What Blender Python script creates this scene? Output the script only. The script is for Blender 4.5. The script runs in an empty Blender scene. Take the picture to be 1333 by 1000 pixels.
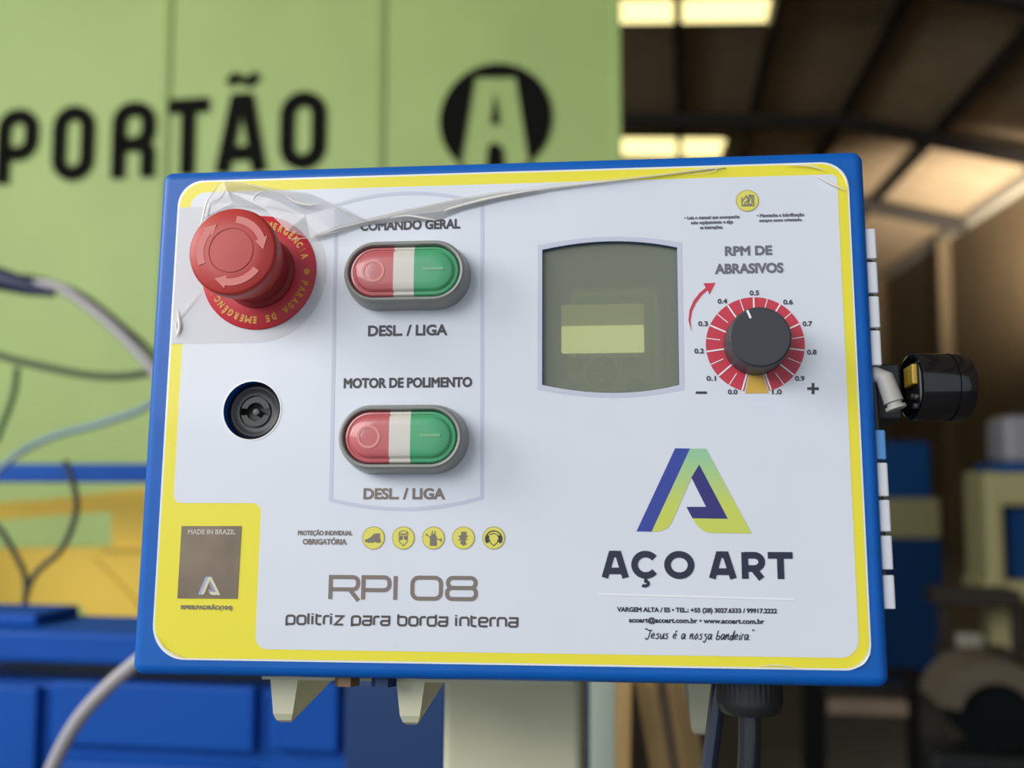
import bpy, bmesh, math, random
from mathutils import Vector, Matrix
random.seed(7)
R = math.radians
SC = bpy.context.scene
COL = SC.collection

# ------------------------------------------------------------------ camera
W, H, F = 1333.0, 1000.0, 1356.6           # frame and focal length in pixels
CX, CY = W / 2, H / 2
CAM = Vector((0.0, 0.0, 1.5))
PITCH = R(4.85)
cam_d = bpy.data.cameras.new('camera'); cam = bpy.data.objects.new('camera', cam_d); COL.objects.link(cam)
cam.location = CAM; cam.rotation_euler = (R(90) + PITCH, 0, 0)
cam_d.sensor_width = 36; cam_d.lens = 36 * F / W
cam_d.clip_start = 0.02; cam_d.clip_end = 200
cam_d.dof.use_dof = True; cam_d.dof.focus_distance = 0.425; cam_d.dof.aperture_fstop = 6.6
SC.camera = cam

# ------------------------------------------------------------------ light
wd = bpy.data.worlds.new('sky'); SC.world = wd; wd.use_nodes = True
bg = wd.node_tree.nodes['Background']; bg.inputs[0].default_value = (0.80, 0.90, 1.0, 1); bg.inputs[1].default_value = 0.82
def area(name, loc, to, sx, sy, power, col):
    d = bpy.data.lights.new(name, 'AREA'); d.shape = 'RECTANGLE'; d.size = sx; d.size_y = sy; d.energy = power; d.color = col
    o = bpy.data.objects.new(name, d); COL.objects.link(o); o.location = loc
    o.rotation_euler = (Vector(to) - Vector(loc)).to_track_quat('-Z', 'Y').to_euler(); return o
area('daylight_from_open_front', (-3.2, -3.6, 3.6), (0.1, 0.6, 1.5), 3.0, 2.2, 160, (1.0, 0.98, 0.95))
area('gate_fill_light', (-6.0, -0.5, 4.2), (-0.6, 4.5, 1.9), 3.2, 2.6, 360, (1.0, 0.98, 0.92))  # added lamp that brightens the gate
_l = area('roof_edge_fill_light', (6.6, 12.4, 3.2), (8.6, 18.9, 6.2), 1.4, 1.4, 150, (1.0, 0.89, 0.76)); _l.data.spread = math.radians(48)  # added warm fill for the roof edge; no door stands here
SC.view_settings.view_transform = 'Standard'; SC.view_settings.look = 'None'
SC.view_settings.gamma = 1.0; SC.view_settings.use_curve_mapping = False
SC.view_settings.exposure = -0.22

# ------------------------------------------------------------------ frames
CR, CU, CF = Vector((1, 0, 0)), Vector((0, -math.sin(PITCH), math.cos(PITCH))), Vector((0, math.cos(PITCH), math.sin(PITCH)))
def ray(px, py): return CR * ((px - CX) / F) + CU * (-(py - CY) / F) + CF
def cdir(v): return CR * v[0] + CU * (-v[1]) + CF * v[2]
VH = (-13338.2 - CX, 640.6 - CY); VV = (713.98 - CX, -7857.7 - CY)
PX = cdir((-VH[0], -VH[1], -F)).normalized()            # panel's right
PZ = cdir((VV[0], VV[1], F)); PZ = (PZ - PX * PZ.dot(PX)).normalized()   # panel's up
PY = PZ.cross(PX).normalized()                          # into the box
if PY.dot(CF) < 0: PY = -PY
LW = 0.285                                              # label width in metres
_c = [(233.8, 236.4), (1103.4, 210.5), (1135.4, 873.5), (196.9, 858.4)]
_q = [ray(*p) / ray(*p).dot(PY) for p in _c]
D0 = LW / (_q[1] - _q[0]).length
_m = sum((q * D0 for q in _q), Vector()) / 4
PO = CAM + _m
BOX = Matrix.Translation(PO) @ Matrix((PX, PY, PZ)).transposed().to_4x4()
def P(px, py, h=0.0):
    """pixel of the photograph -> (x, z) on the panel plane raised h metres towards the viewer"""
    r = ray(px, py); t = (D0 - h) / r.dot(PY); v = CAM + r * t - PO
    return Vector((v.dot(PX), v.dot(PZ)))
HA = R(9.35)                                            # hall axis against the camera's
HF, HR = Vector((math.sin(HA), math.cos(HA), 0)), Vector((math.cos(HA), -math.sin(HA), 0))
def hp(px, py, s):
    """pixel -> (l, z) in the hall's cross-section at distance s along the hall"""
    r = ray(px, py); t = s / r.dot(HF); v = r * t
    return v.dot(HR), CAM.z + v.z
def hall(l, s, z): return HR * l + HF * s + Vector((0, 0, z))

# ------------------------------------------------------------------ materials
def lin(c): return tuple(((x / 255) / 12.92 if x / 255 <= 0.04045 else ((x / 255 + 0.055) / 1.055) ** 2.4) for x in c) + (1,)
MATS = {}
def mat(name, rgb, rough=0.5, metal=0.0, coat=0.0, var=0.0, scale=30, bump=0.0, spec=0.5, emit=0.0, alpha=1.0):
    m = bpy.data.materials.new(name); m.use_nodes = True; nt = m.node_tree; b = nt.nodes['Principled BSDF']
    c = lin(rgb); b.inputs['Base Color'].default_value = c; b.inputs['Roughness'].default_value = rough
    b.inputs['Metallic'].default_value = metal; b.inputs['Coat Weight'].default_value = coat; b.inputs['Coat Roughness'].default_value = 0.08
    b.inputs['Specular IOR Level'].default_value = spec; b.inputs['Alpha'].default_value = alpha
    if emit: b.inputs['Emission Color'].default_value = c; b.inputs['Emission Strength'].default_value = emit
    if var or bump:
        tc = nt.nodes.new('ShaderNodeTexCoord'); n = nt.nodes.new('ShaderNodeTexNoise'); n.inputs['Scale'].default_value = scale; n.inputs['Detail'].default_value = 4
        nt.links.new(tc.outputs['Object'], n.inputs['Vector'])
        if var:
            r = nt.nodes.new('ShaderNodeValToRGB'); r.color_ramp.elements[0].position = 0.3; r.color_ramp.elements[1].position = 0.7
            r.color_ramp.elements[0].color = tuple(x * (1 - var) for x in c[:3]) + (1,); r.color_ramp.elements[1].color = tuple(min(1, x * (1 + var)) for x in c[:3]) + (1,)
            nt.links.new(n.outputs['Fac'], r.inputs['Fac']); nt.links.new(r.outputs['Color'], b.inputs['Base Color'])
        if bump:
            bp = nt.nodes.new('ShaderNodeBump'); bp.inputs['Strength'].default_value = bump; bp.inputs['Distance'].default_value = 0.001
            nt.links.new(n.outputs['Fac'], bp.inputs['Height']); nt.links.new(bp.outputs['Normal'], b.inputs['Normal'])
    MATS[name] = m; return m
M_BLUE = mat('blue_paint', (0, 94, 186), 0.42, coat=0.08, var=0.04, scale=60, spec=0.3)
M_YEL = mat('yellow_print', (240, 228, 50), 0.4, coat=0.15)
M_WHITE = mat('white_print', (222, 227, 238), 0.38, coat=0.12, var=0.015, scale=25)
M_CLEAR = mat('clear_label_edge', (238, 240, 236), 0.25, coat=0.3)
M_TAB = mat('grey_print', (206, 208, 216), 0.4, coat=0.12)
M_LILAC = mat('lilac_print', (200, 204, 222), 0.4)
M_INK = mat('charcoal_ink', (58, 58, 64), 0.45)
M_INKB = mat('brown_glare_ink', (128, 116, 108), 0.45)  # brownish ink; its paleness holds the glare on the lower DESL. line
M_INKS = mat('grey_ink', (110, 110, 124), 0.45)
M_NAVY = mat('navy_ink', (36, 40, 62), 0.45)
M_LINE = mat('white_line', (244, 246, 250), 0.3)
M_IYEL = mat('pictogram_yellow', (228, 220, 96), 0.4)
M_REDP = mat('red_print', (206, 58, 78), 0.4)
M_RED = mat('red_plastic', (186, 52, 48), 0.42, var=0.03, scale=120)
M_RED2 = mat('smooth_red_plastic', (196, 72, 64), 0.28)  # arrow red lightened to hold the reflection on the cap arrows
M_REDD = mat('dark_red_plastic', (150, 40, 44), 0.5)
M_LEG = mat('red_legend', (200, 36, 54), 0.35)
M_GOLD = mat('gold_ink', (226, 158, 62), 0.45)
M_OCH = mat('ochre_print', (214, 172, 72), 0.45)
M_GREY = mat('grey_bezel_plastic', (144, 147, 144), 0.4, coat=0.2)
M_KRED = mat('milky_red_key', (196, 96, 100), 0.3, coat=0.5)
M_KGRN = mat('milky_green_key', (74, 166, 116), 0.3, coat=0.5)
M_KWHT = mat('milky_white_lens', (216, 212, 202), 0.25, coat=0.5)
M_KSYM = mat('pale_symbol', (224, 140, 136), 0.35)
M_KSYG = mat('pale_green_symbol', (116, 178, 134), 0.35)
M_BLACK = mat('black_plastic', (34, 36, 40), 0.38)
M_BLACK2 = mat('black_gloss_plastic', (20, 20, 24), 0.16, coat=0.4)
M_KNOB = mat('dark_grey_knob', (56, 58, 64), 0.5)
M_LOCK = mat('lock_grey', (66, 68, 68), 0.5)
M_PIN = mat('steel_pin', (140, 140, 134), 0.35, metal=0.8)
M_WPAINT = mat('white_paint_hinge', (240, 243, 250), 0.35, var=0.02, scale=200)
M_GREYC = mat('grey_connector_plastic', (176, 174, 170), 0.5)
M_BRASS = mat('yellow_insert', (214, 176, 62), 0.35)
M_CREAM = mat('cream_paint', (216, 214, 182), 0.45, var=0.03, scale=12)
M_DARKIN = mat('dark_box_inside', (84, 88, 78), 0.7)
M_DRIVE = mat('drive_grey', (176, 178, 166), 0.5)
M_DRIVE2 = mat('drive_light_grey', (232, 232, 220), 0.5)
M_DRIVE3 = mat('drive_key_grey', (128, 132, 120), 0.5)
M_DGRN = mat('drive_green_key', (70, 130, 60), 0.5)
M_LCD = mat('lit_screen', (228, 232, 182), 0.4, emit=2.1)
M_LCDT = mat('reflection_dim_screen', (170, 170, 118), 0.4, emit=0.85)  # upper screen tone dimmed to draw the reflection gradient in colour
M_TAG = mat('brown_metallic_tag', (122, 108, 92), 0.35, metal=0.35, var=0.18, scale=60)
M_TAGI = mat('silver_ink', (204, 196, 180), 0.4)
M_LGB = mat('logo_blue', (52, 70, 160), 0.4)
M_LGN = mat('logo_navy', (50, 46, 120), 0.4)
# logo green: printed fade from mint at the top to lime at the foot
def fade(name, c0, c1, z0, z1):
    m = mat(name, c0, 0.4); nt = m.node_tree; b = nt.nodes['Principled BSDF']
    tc = nt.nodes.new('ShaderNodeTexCoord'); sp = nt.nodes.new('ShaderNodeSeparateXYZ'); mr = nt.nodes.new('ShaderNodeMapRange')
    mr.inputs['From Min'].default_value = z0; mr.inputs['From Max'].default_value = z1
    r = nt.nodes.new('ShaderNodeValToRGB'); r.color_ramp.elements[0].color = lin(c1); r.color_ramp.elements[1].color = lin(c0)
    nt.links.new(tc.outputs['Object'], sp.inputs[0]); nt.links.new(sp.outputs['Z'], mr.inputs['Value']); nt.links.new(mr.outputs[0], r.inputs['Fac']); nt.links.new(r.outputs['Color'], b.inputs['Base Color'])
    return m
M_LGG = fade('logo_green_fade', (150, 204, 160), (204, 214, 92), P(860, 660).y, P(900, 590).y)
def glassy(name, tint, milky, mfac, gfac, rough=0.05):
    m = bpy.data.materials.new(name); m.use_nodes = True; nt = m.node_tree; nt.nodes.remove(nt.nodes['Principled BSDF']); out = nt.nodes['Material Output']
    t = nt.nodes.new('ShaderNodeBsdfTransparent'); t.inputs[0].default_value = lin(tint)
    d = nt.nodes.new('ShaderNodeBsdfDiffuse'); d.inputs[0].default_value = lin(milky)
    g = nt.nodes.new('ShaderNodeBsdfGlossy'); g.inputs['Roughness'].default_value = rough
    m1 = nt.nodes.new('ShaderNodeMixShader'); m1.inputs[0].default_value = mfac; m2 = nt.nodes.new('ShaderNodeMixShader'); m2.inputs[0].default_value = gfac
    nt.links.new(t.outputs[0], m1.inputs[1]); nt.links.new(d.outputs[0], m1.inputs[2]); nt.links.new(m1.outputs[0], m2.inputs[1]); nt.links.new(g.outputs[0], m2.inputs[2]); nt.links.new(m2.outputs[0], out.inputs[0])
    return m
M_GLASS = glassy('tinted_window', (226, 228, 206), (162, 168, 150), 0.40, 0.06)
M_FILM = glassy('clear_plastic_film', (246, 246, 246), (214, 216, 220), 0.30, 0.05, 0.12)
M_FOLD = glassy('folded_plastic_film', (240, 240, 240), (206, 206, 208), 0.6, 0.10, 0.15)
M_CREASE = mat('whitened_highlight_crease', (250, 248, 240), 0.2, coat=0.6)

# ------------------------------------------------------------------ object helpers
def link(name, bm, m, parent=None, smooth=False, loc=None):
    me = bpy.data.meshes.new(name); bm.to_mesh(me); bm.free()
    for x in (m if isinstance(m, (list, tuple)) else [m]): me.materials.append(x)
    if smooth:
        for p in me.polygons: p.use_smooth = True
        try: me.set_sharp_from_angle(angle=R(38))
        except Exception: pass
    o = bpy.data.objects.new(name, me); COL.objects.link(o)
    if parent: o.parent = parent
    if loc is not None: o.location = loc
    return o
def tag(o, label, cat, group=None, kind=None):
    o['label'] = label; o['category'] = cat
    if group: o['group'] = group
    if kind: o['kind'] = kind
    return o
def empty(name, label, cat, mtx=None, group=None):
    o = bpy.data.objects.new(name, None); COL.objects.link(o); o.empty_display_size = 0.05
    if mtx is not None: o.matrix_world = mtx
    return tag(o, label, cat, group)
def struct(o): o['kind'] = 'structure'; return o
def add_loft(bm, loops, cap0=True, cap1=True, mi=0):
    vs = [[bm.verts.new(p) for p in L] for L in loops]; n = len(vs[0])
    for a, b in zip(vs, vs[1:]):
        for i in range(n):
            f = bm.faces.new((a[i], a[(i + 1) % n], b[(i + 1) % n], b[i])); f.material_index = mi
    if cap0: bm.faces.new(vs[0][::-1]).material_index = mi
    if cap1: bm.faces.new(vs[-1]).material_index = mi
def loft(loops, **k):
    bm = bmesh.new(); add_loft(bm, loops, **k); bmesh.ops.recalc_face_normals(bm, faces=bm.faces); return bm
def add_box(bm, lo, hi, bev=0.0):
    b2 = bmesh.new(); bmesh.ops.create_cube(b2, size=1)
    for v in b2.verts: v.co = Vector([(lo[i] + hi[i]) / 2 + v.co[i] * (hi[i] - lo[i]) for i in range(3)])
    if bev: bmesh.ops.bevel(b2, geom=b2.edges[:], offset=bev, segments=2, affect='EDGES', profile=0.5)
    t = bpy.data.meshes.new('t'); b2.to_mesh(t); b2.free(); bm.from_mesh(t); bpy.data.meshes.remove(t)
def box(lo, hi, bev=0.0):
    bm = bmesh.new(); add_box(bm, lo, hi, bev); return bm
def add_tube(bm, pts, r, n=12, caps=True):
    pts = [Vector(p) for p in pts]; loops = []; up = None
    rr = r if isinstance(r, (list, tuple)) else [r] * len(pts)
    for i, p in enumerate(pts):
        d = (pts[min(i + 1, len(pts) - 1)] - pts[max(i - 1, 0)]).normalized()
        if up is None: up = Vector((0, 0, 1)) if abs(d.z) < 0.9 else Vector((1, 0, 0))
        a = d.cross(up).normalized(); up = a.cross(d).normalized()
        loops.append([p + (a * math.cos(2 * math.pi * k / n) + up * math.sin(2 * math.pi * k / n)) * rr[i] for k in range(n)])
    add_loft(bm, loops, caps, caps)
def tube(pts, r, n=12):
    bm = bmesh.new(); add_tube(bm, pts, r, n); bmesh.ops.recalc_face_normals(bm, faces=bm.faces); return bm
def smoothpts(pts, k=8):
    pts = [Vector(p) for p in pts]; out = []
    for i in range(len(pts) - 1):
        p0, p1, p2, p3 = pts[max(i - 1, 0)], pts[i], pts[i + 1], pts[min(i + 2, len(pts) - 1)]
        for j in range(k):
            t = j / k; out.append(0.5 * ((2 * p1) + (-p0 + p2) * t + (2 * p0 - 5 * p1 + 4 * p2 - p3) * t * t + (-p0 + 3 * p1 - 3 * p2 + p3) * t ** 3))
    return out + [pts[-1]]
# --- 2D outlines, panel coordinates (x, z)
def roundpoly(pts, rad, seg=8, closed=True):
    pts = [Vector(p) for p in pts]; n = len(pts); out = []
    rr = rad if isinstance(rad, (list, tuple)) else [rad] * n
    for i, p in enumerate(pts):
        if rr[i] <= 0 or (not closed and i in (0, n - 1)): out.append(p.copy()); continue
        a, b = pts[i - 1] - p, pts[(i + 1) % n] - p
        la, lb = a.length, b.length; a.normalize(); b.normalize()
        ang = a.angle(b); t = min(rr[i] / math.tan(ang / 2), la * 0.5, lb * 0.5); r = t * math.tan(ang / 2)
        c = p + (a + b).normalized() * (r / math.sin(ang / 2)); s, e = p + a * t - c, p + b * t - c
        a0 = math.atan2(s.y, s.x); da = math.atan2(e.y, e.x) - a0
        while da > math.pi: da -= 2 * math.pi
        while da < -math.pi: da += 2 * math.pi
        for k in range(seg + 1): out.append(c + Vector((math.cos(a0 + da * k / seg), math.sin(a0 + da * k / seg))) * r)
    return out
def rrect(x0, z0, x1, z1, r, seg=8): return roundpoly([(x0, z0), (x1, z0), (x1, z1), (x0, z1)], r, seg)
def circ(c, r, n=48): return [Vector((c[0] + r * math.cos(2 * math.pi * k / n), c[1] + r * math.sin(2 * math.pi * k / n))) for k in range(n)]
def stad(c, hw, hh, n=20):
    out = []
    for s, a0 in ((1, -90), (-1, 90)):
        for k in range(n + 1):
            a = R(a0 + 180 * k / n); out.append(Vector((c[0] + s * (hw - hh) + hh * math.cos(a), c[1] + hh * math.sin(a))))
    return out
def at(loop, h): return [Vector((p[0], -h, p[1])) for p in loop]
def add_fill(bm, polys, h, thick=0.0):
    """filled outlines (holes where loops nest) facing the viewer, at h in front of the panel"""
    cu = bpy.data.curves.new('t', 'CURVE'); cu.dimensions = '2D'; cu.fill_mode = 'BOTH' if thick else 'FRONT'; cu.extrude = thick / 2
    for L in polys:
        s = cu.splines.new('POLY'); s.points.add(len(L) - 1); s.use_cyclic_u = True
        for q, p in zip(s.points, L): q.co = (p[0] * 100, p[1] * 100, 0, 1)
    cu.extrude *= 100
    add_curve(bm, cu, Matrix.Translation((0, -h + thick / 2, 0)) @ Matrix.Rotation(R(90), 4, 'X') @ Matrix.Scale(0.01, 4))
def add_curve(bm, cu, mtx):
    o = bpy.data.objects.new('t', cu); COL.objects.link(o); dg = bpy.context.evaluated_depsgraph_get(); ev = o.evaluated_get(dg)
    me = bpy.data.meshes.new_from_object(ev); me.transform(mtx); bm.from_mesh(me)
    bpy.data.objects.remove(o); bpy.data.curves.remove(cu); bpy.data.meshes.remove(me)
def fill(polys, h, thick=0.0):
    bm = bmesh.new(); add_fill(bm, polys, h, thick); return bm
LAYER = [0]
def add_ribbon(bm, pts, w, h, closed=False):
    LAYER[0] += 1; h += (1 + LAYER[0] % 8) * max(5e-6, w * 1e-3)     # strokes lie on one another like coats of ink
    pts = [Vector(p) for p in pts]; q = [pts[0]]
    for p in pts[1:]:
        if (p - q[-1]).length > 1e-7: q.append(p)
    if closed and (q[0] - q[-1]).length < 1e-7: q.pop()
    n = len(q); L, Rr = [], []
    if n < 2: return
    for i, p in enumerate(q):
        a = (p - q[i - 1]).normalized() if (closed or i) else None; b = (q[(i + 1) % n] - p).normalized() if (closed or i < n - 1) else None
        a = a or b; b = b or a
        m = Vector((-(a.y + b.y), a.x + b.x)); m = Vector((-a.y, a.x)) if m.length < 1e-6 else m.normalized()
        k = max(0.45, m.dot(Vector((-a.y, a.x)))); L.append(p + m * (w / 2 / k)); Rr.append(p - m * (w / 2 / k))
    vl = [bm.verts.new((p.x, -h, p.y)) for p in L]; vr = [bm.verts.new((p.x, -h, p.y)) for p in Rr]
    for i in range(n if closed else n - 1):
        j = (i + 1) % n; bm.faces.new((vr[i], vr[j], vl[j], vl[i]))
def ribbon(pts, w, h, closed=False):
    bm = bmesh.new(); add_ribbon(bm, pts, w, h, closed); return bm
def text_outline(s):
    """(filled mesh, outline loops) of a line of text in font units"""
    cu = bpy.data.curves.new('t', 'FONT'); cu.body = s; cu.resolution_u = 4
    bm = bmesh.new(); add_curve(bm, cu, Matrix.Identity(4)); bmesh.ops.remove_doubles(bm, verts=bm.verts, dist=1e-5)
    return bm
def loops_of(bm):
    edges = {e for e in bm.edges if len(e.link_faces) == 1}; out = []
    while edges:
        e = edges.pop(); L = [e.verts[0], e.verts[1]]
        while L[-1] != L[0]:
            nx = next((x for x in L[-1].link_edges if x in edges), None)
            if nx is None: break
            edges.remove(nx); L.append(nx.other_vert(L[-1]))
        out.append([v.co.copy() for v in (L[:-1] if L[-1] == L[0] else L)])
    return out
def add_text(bm, s, x0, x1, z0, z1, h, bold=0.0, place=None):
    """line of text fitted into the rectangle x0..x1, z0..z1 (metres on the panel); bold thickens the strokes by that many metres"""
    t = text_outline(s); xs = [v.co.x for v in t.verts]; ys = [v.co.y for v in t.verts]
    a, b, c, d = min(xs), max(xs), min(ys), max(ys); e = bold / 2
    fx = (x1 - x0 - 2 * e) / (b - a); fz = (z1 - z0 - 2 * e) / (d - c)
    def M(p):
        q = Vector((x0 + e + (p.x - a) * fx, z0 + e + (p.y - c) * fz)); return place(q) if place else q
    L = loops_of(t)
    vm = {v: bm.verts.new((M(v.co).x, -h, M(v.co).y)) for v in t.verts}
    for f in t.faces:
        try: bm.faces.new([vm[v] for v in f.verts])
        except ValueError: pass
    if bold:
        for lp in L: add_ribbon(bm, [M(p) for p in lp], bold, h, True)
    t.free()
def ptext(s, cx, cy, w, hh, h, m, parent, name='lettering', bold=0.0):
    """text whose box is centred on pixel (cx, cy), w by hh pixels"""
    c = P(cx, cy); hw = (P(cx + w / 2, cy) - P(cx - w / 2, cy)).length / 2; hz = (P(cx, cy - hh / 2) - P(cx, cy + hh / 2)).length / 2
    bm = bmesh.new(); add_text(bm, s, c.x - hw, c.x + hw, c.y - hz, c.y + hz, h, bold); return link(name, bm, m, parent)

MM = 0.001
# ================================================================== CONTROL BOX
box_root = empty('control_box', 'blue steel control box with a white and yellow front label and red emergency stop', 'control box', BOX)
HE = -.0035                                             # the silhouette lies where the rolled edge turns back
dl = (P(213.5, 300, HE).x + P(184.5, 700, HE).x + P(174, 850, HE).x) / 3; dr = (P(1123, 235, HE).x + P(1155.5, 860, HE).x) / 2
dt = (P(364, 221.3, HE).y + P(1080, 201, HE).y) / 2; db = (P(250, 880.5, HE).y + P(1100, 892.5, HE).y) / 2
# --- inspection window outline
def arc3(a, m, b, n=14):
    """points from a to b on a curve through m"""
    a, m, b = Vector(a), Vector(m), Vector(b); c = m * 2 - (a + b) / 2
    return [a * (1 - t) ** 2 + c * 2 * t * (1 - t) + b * t * t for t in [k / n for k in range(n + 1)]]
wTL, wTR, wBR, wBL = P(706, 325.6), P(881.5, 322.5), P(884.5, 501.5), P(705.8, 501.5); wT, wB = P(795, 314.4), P(798, 512)
def window_loop(g):
    d = lambda p, sx, sz: p + Vector((sx * g, sz * g))
    return arc3(d(wTL, -1, 1), d(wT, 0, 1), d(wTR, 1, 1)) + arc3(d(wBR, 1, -1), d(wB, 0, -1), d(wBL, -1, -1))
lock_c = P(328.3, 534.5); lock_r = 12.3 * MM
# --- door: sheet with the two openings, rolled edge and returns
def rl(i, n=8): return rrect(dl + i, db + i, dr - i, dt - i, max(4.5 * MM - i, 0.5 * MM), n)
bm = bmesh.new()
add_fill(bm, [rl(4 * MM), window_loop(-0.0), circ(lock_c, lock_r)], 0.0, 1.6 * MM)
prof = [(4.0, 0.0), (3.0, 0.12), (2.0, 0.5), (1.1, 1.15), (0.45, 2.1), (0.1, 3.2), (0.0, 4.5), (0.0, 19.0), (1.5, 19.0)]
add_loft(bm, [at(rl(i * MM), -y * MM) for i, y in prof], False, False)
bmesh.ops.recalc_face_normals(bm, faces=bm.faces)
door = link('door', bm, M_BLUE, box_root, True)
bm = bmesh.new()   # body: open-fronted case behind the door
add_loft(bm, [at(rl(3.5 * MM), -19.2 * MM), at(rl(3.5 * MM), -120 * MM)], False, True)
add_loft(bm, [at(rl(6 * MM), -19.2 * MM), at(rl(6 * MM), -60 * MM)], False, True)
body = link('enclosure', bm, M_BLUE, box_root, True)
# --- label: clear edge, yellow border, white field
lab = [P(233.5, 236.4), P(1103.4, 210.5), P(1135.4, 873.5), P(196.9, 858.4)]
lx0, lx1 = (lab[0].x + lab[3].x) / 2, (lab[1].x + lab[2].x) / 2; lz1, lz0 = (lab[0].y + lab[1].y) / 2, (lab[2].y + lab[3].y) / 2
hole = [window_loop(0.0), circ(lock_c, lock_r)]
def lrect(g): return roundpoly([(lx0 + g, lz0 + g), (lx1 - g, lz0 + g), (lx1 - g, lz1 - g), (lx0 + g, lz1 - g)], [14 * MM, 10 * MM, 11 * MM, 11 * MM], 12)
label = link('overlay_label', fill([lrect(0)] + hole, 0.25 * MM, 0.25 * MM), M_CLEAR, box_root); label['label'] = 'white and yellow printed plastic label with a clear cut edge'
link('yellow_border', fill([lrect(0.75 * MM)] + hole, 0.32 * MM), M_YEL, label)
legend_c = P(338, 355.3); tab_r = 29.5 * MM
wf = [P(231.5, 548), P(227, 654.5), P(339.5, 656), P(333.5, 842), P(1118.5, 860), P(1089.5, 229.3), P(252, 249.5)]
xl = P(236, 480).x; xr = (wf[4].x + wf[5].x) / 2; zt = (wf[5].y + wf[6].y) / 2; zb = (wf[3].y + wf[4].y) / 2; zc = P(290, 655).y; xc = (wf[2].x + wf[3].x) / 2
field = roundpoly([(xl, zc), (xc, zc), (xc, zb), (xr, zb), (xr, zt), (xl, zt)], [3.5 * MM, 4 * MM, 5 * MM, 7 * MM, 2.5 * MM, 7 * MM], 8)
link('white_field', fill([field] + hole, 0.40 * MM), M_WHITE, label)
e0 = lx0 + 0.75 * MM; t1, t0 = P(300, 269).y, P(300, 447).y
tabloop = [Vector((e0, t0)), Vector((legend_c.x, t0))] + [Vector((legend_c.x + tab_r * math.cos(a), (t0 + t1) / 2 + (t1 - t0) / 2 * math.sin(a))) for a in [R(-90 + 180 * k / 24) for k in range(1, 24)]] + [Vector((legend_c.x, t1)), Vector((e0, t1))]
link('grey_tab', fill([tabloop], 0.47 * MM), M_TAB, label)
# window surround, button column outline
link('window_outline', fill([window_loop(1.9 * MM), window_loop(0.15 * MM)], 0.47 * MM), M_LILAC, label)
colo = arc3(P(438.5, 268), P(531, 252), P(628, 265), 16) + arc3(P(627.5, 648), P(531, 663), P(431, 651), 16)
link('column_outline', ribbon(colo, 1.5 * MM, 0.47 * MM, True), M_LILAC, label)
HT = 0.55 * MM
ptext('COMANDO GERAL', 534, 293.3, 130, 13, HT, M_INK, label, bold=0.42 * MM)
ptext('DESL. / LIGA', 530.8, 430.5, 103, 14.5, HT, M_INK, label, bold=0.44 * MM)
ptext('MOTOR DE POLIMENTO', 530.8, 498.5, 167, 13.5, HT, M_INK, label, bold=0.44 * MM)
ptext('DESL. / LIGA', 526.3, 643, 106, 15, HT, M_INKB, label, bold=0.48 * MM)
ptext('PROTEÇÃO INDIVIDUAL', 423.5, 694, 71, 9, HT, M_INKB, label, bold=0.22 * MM)
ptext('OBRIGATÓRIA', 423, 704.5, 57, 9.5, HT, M_INKB, label, bold=0.26 * MM)
ptext('RPM DE', 974, 326.8, 61.5, 12.5, HT, M_INKS, label, bold=0.48 * MM)
ptext('ABRASIVOS', 974.8, 349.8, 89, 13.5, HT, M_INKS, label, bold=0.48 * MM)
ptext('VARGEM ALTA / ES • TEL.: +55 (28) 3027.6333 / 99917.2222', 906.5, 795.3, 208, 8.2, HT, M_NAVY, label, bold=0.22 * MM)
ptext('acoart@acoart.com.br • www.acoart.com.br', 906, 808.8, 176, 9, HT, M_NAVY, label, bold=0.22 * MM)
ptext('• Leia o manual que acompanha', 926.5, 284, 72, 5.6, HT, M_INKS, label, bold=0.22 * MM)
ptext('este equipamento e siga', 926.5, 290.5, 55, 5.6, HT, M_INKS, label, bold=0.22 * MM)
ptext('as instruções.', 926, 297, 30, 5.4, HT, M_INKS, label, bold=0.22 * MM)
ptext('• Mantenha a lubrificação', 1015.5, 281, 62, 5.6, HT, M_INKS, label, bold=0.22 * MM)
ptext('sempre como orientado.', 1016, 287.5, 56, 5.4, HT, M_INKS, label, bold=0.22 * MM)
ptext('RPI08.PADRÃO(104)', 269.5, 791, 67, 8.5, HT, M_INKB, label, bold=0.22 * MM)
# company name, wide geometric capitals
def glyph_frame(cx, cy, w, hh):
    c = P(cx, cy); sx = (P(cx + w / 2, cy) - P(cx - w / 2, cy)).length; sz = (P(cx, cy - hh / 2) - P(cx, cy + hh / 2)).length
    return lambda u, v: Vector((c.x + (u - 0.5) * sx, c.y + (v - 0.5) * sz))
bm = bmesh.new(); fr = glyph_frame(906.2, 735.8, 249, 34.5); px1 = 1 / 249.0
def U(p): return (p - 781.5) / 249.3
wS = 2.6 * MM
def strokes(bm, fr, lst, w, h=HT):
    for pts in lst:
        cl = pts[0] == 'c'; q = pts[1:] if cl else pts
        add_ribbon(bm, [fr(*p) for p in q], w, h, cl)
def ell(cu, cv, ru, rv, a0, a1, n=30): return [(cu + ru * math.cos(R(a0 + (a1 - a0) * k / n)), cv + rv * math.sin(R(a0 + (a1 - a0) * k / n))) for k in range(n + 1)]
def A_glyph(x0, x1):
    m = (x0 + x1) / 2; e = 4.5 * px1; dd = 3.4 * px1
    return [[(x0 + e, 0), (m - dd, 1)], [(x1 - e, 0), (m + dd, 1)], [(m - 5 * px1, 0.90), (m + 5 * px1, 0.90)], [(x0 + 0.24 * (x1 - x0), 0.26), (x1 - 0.24 * (x1 - x0), 0.26)]]
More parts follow.
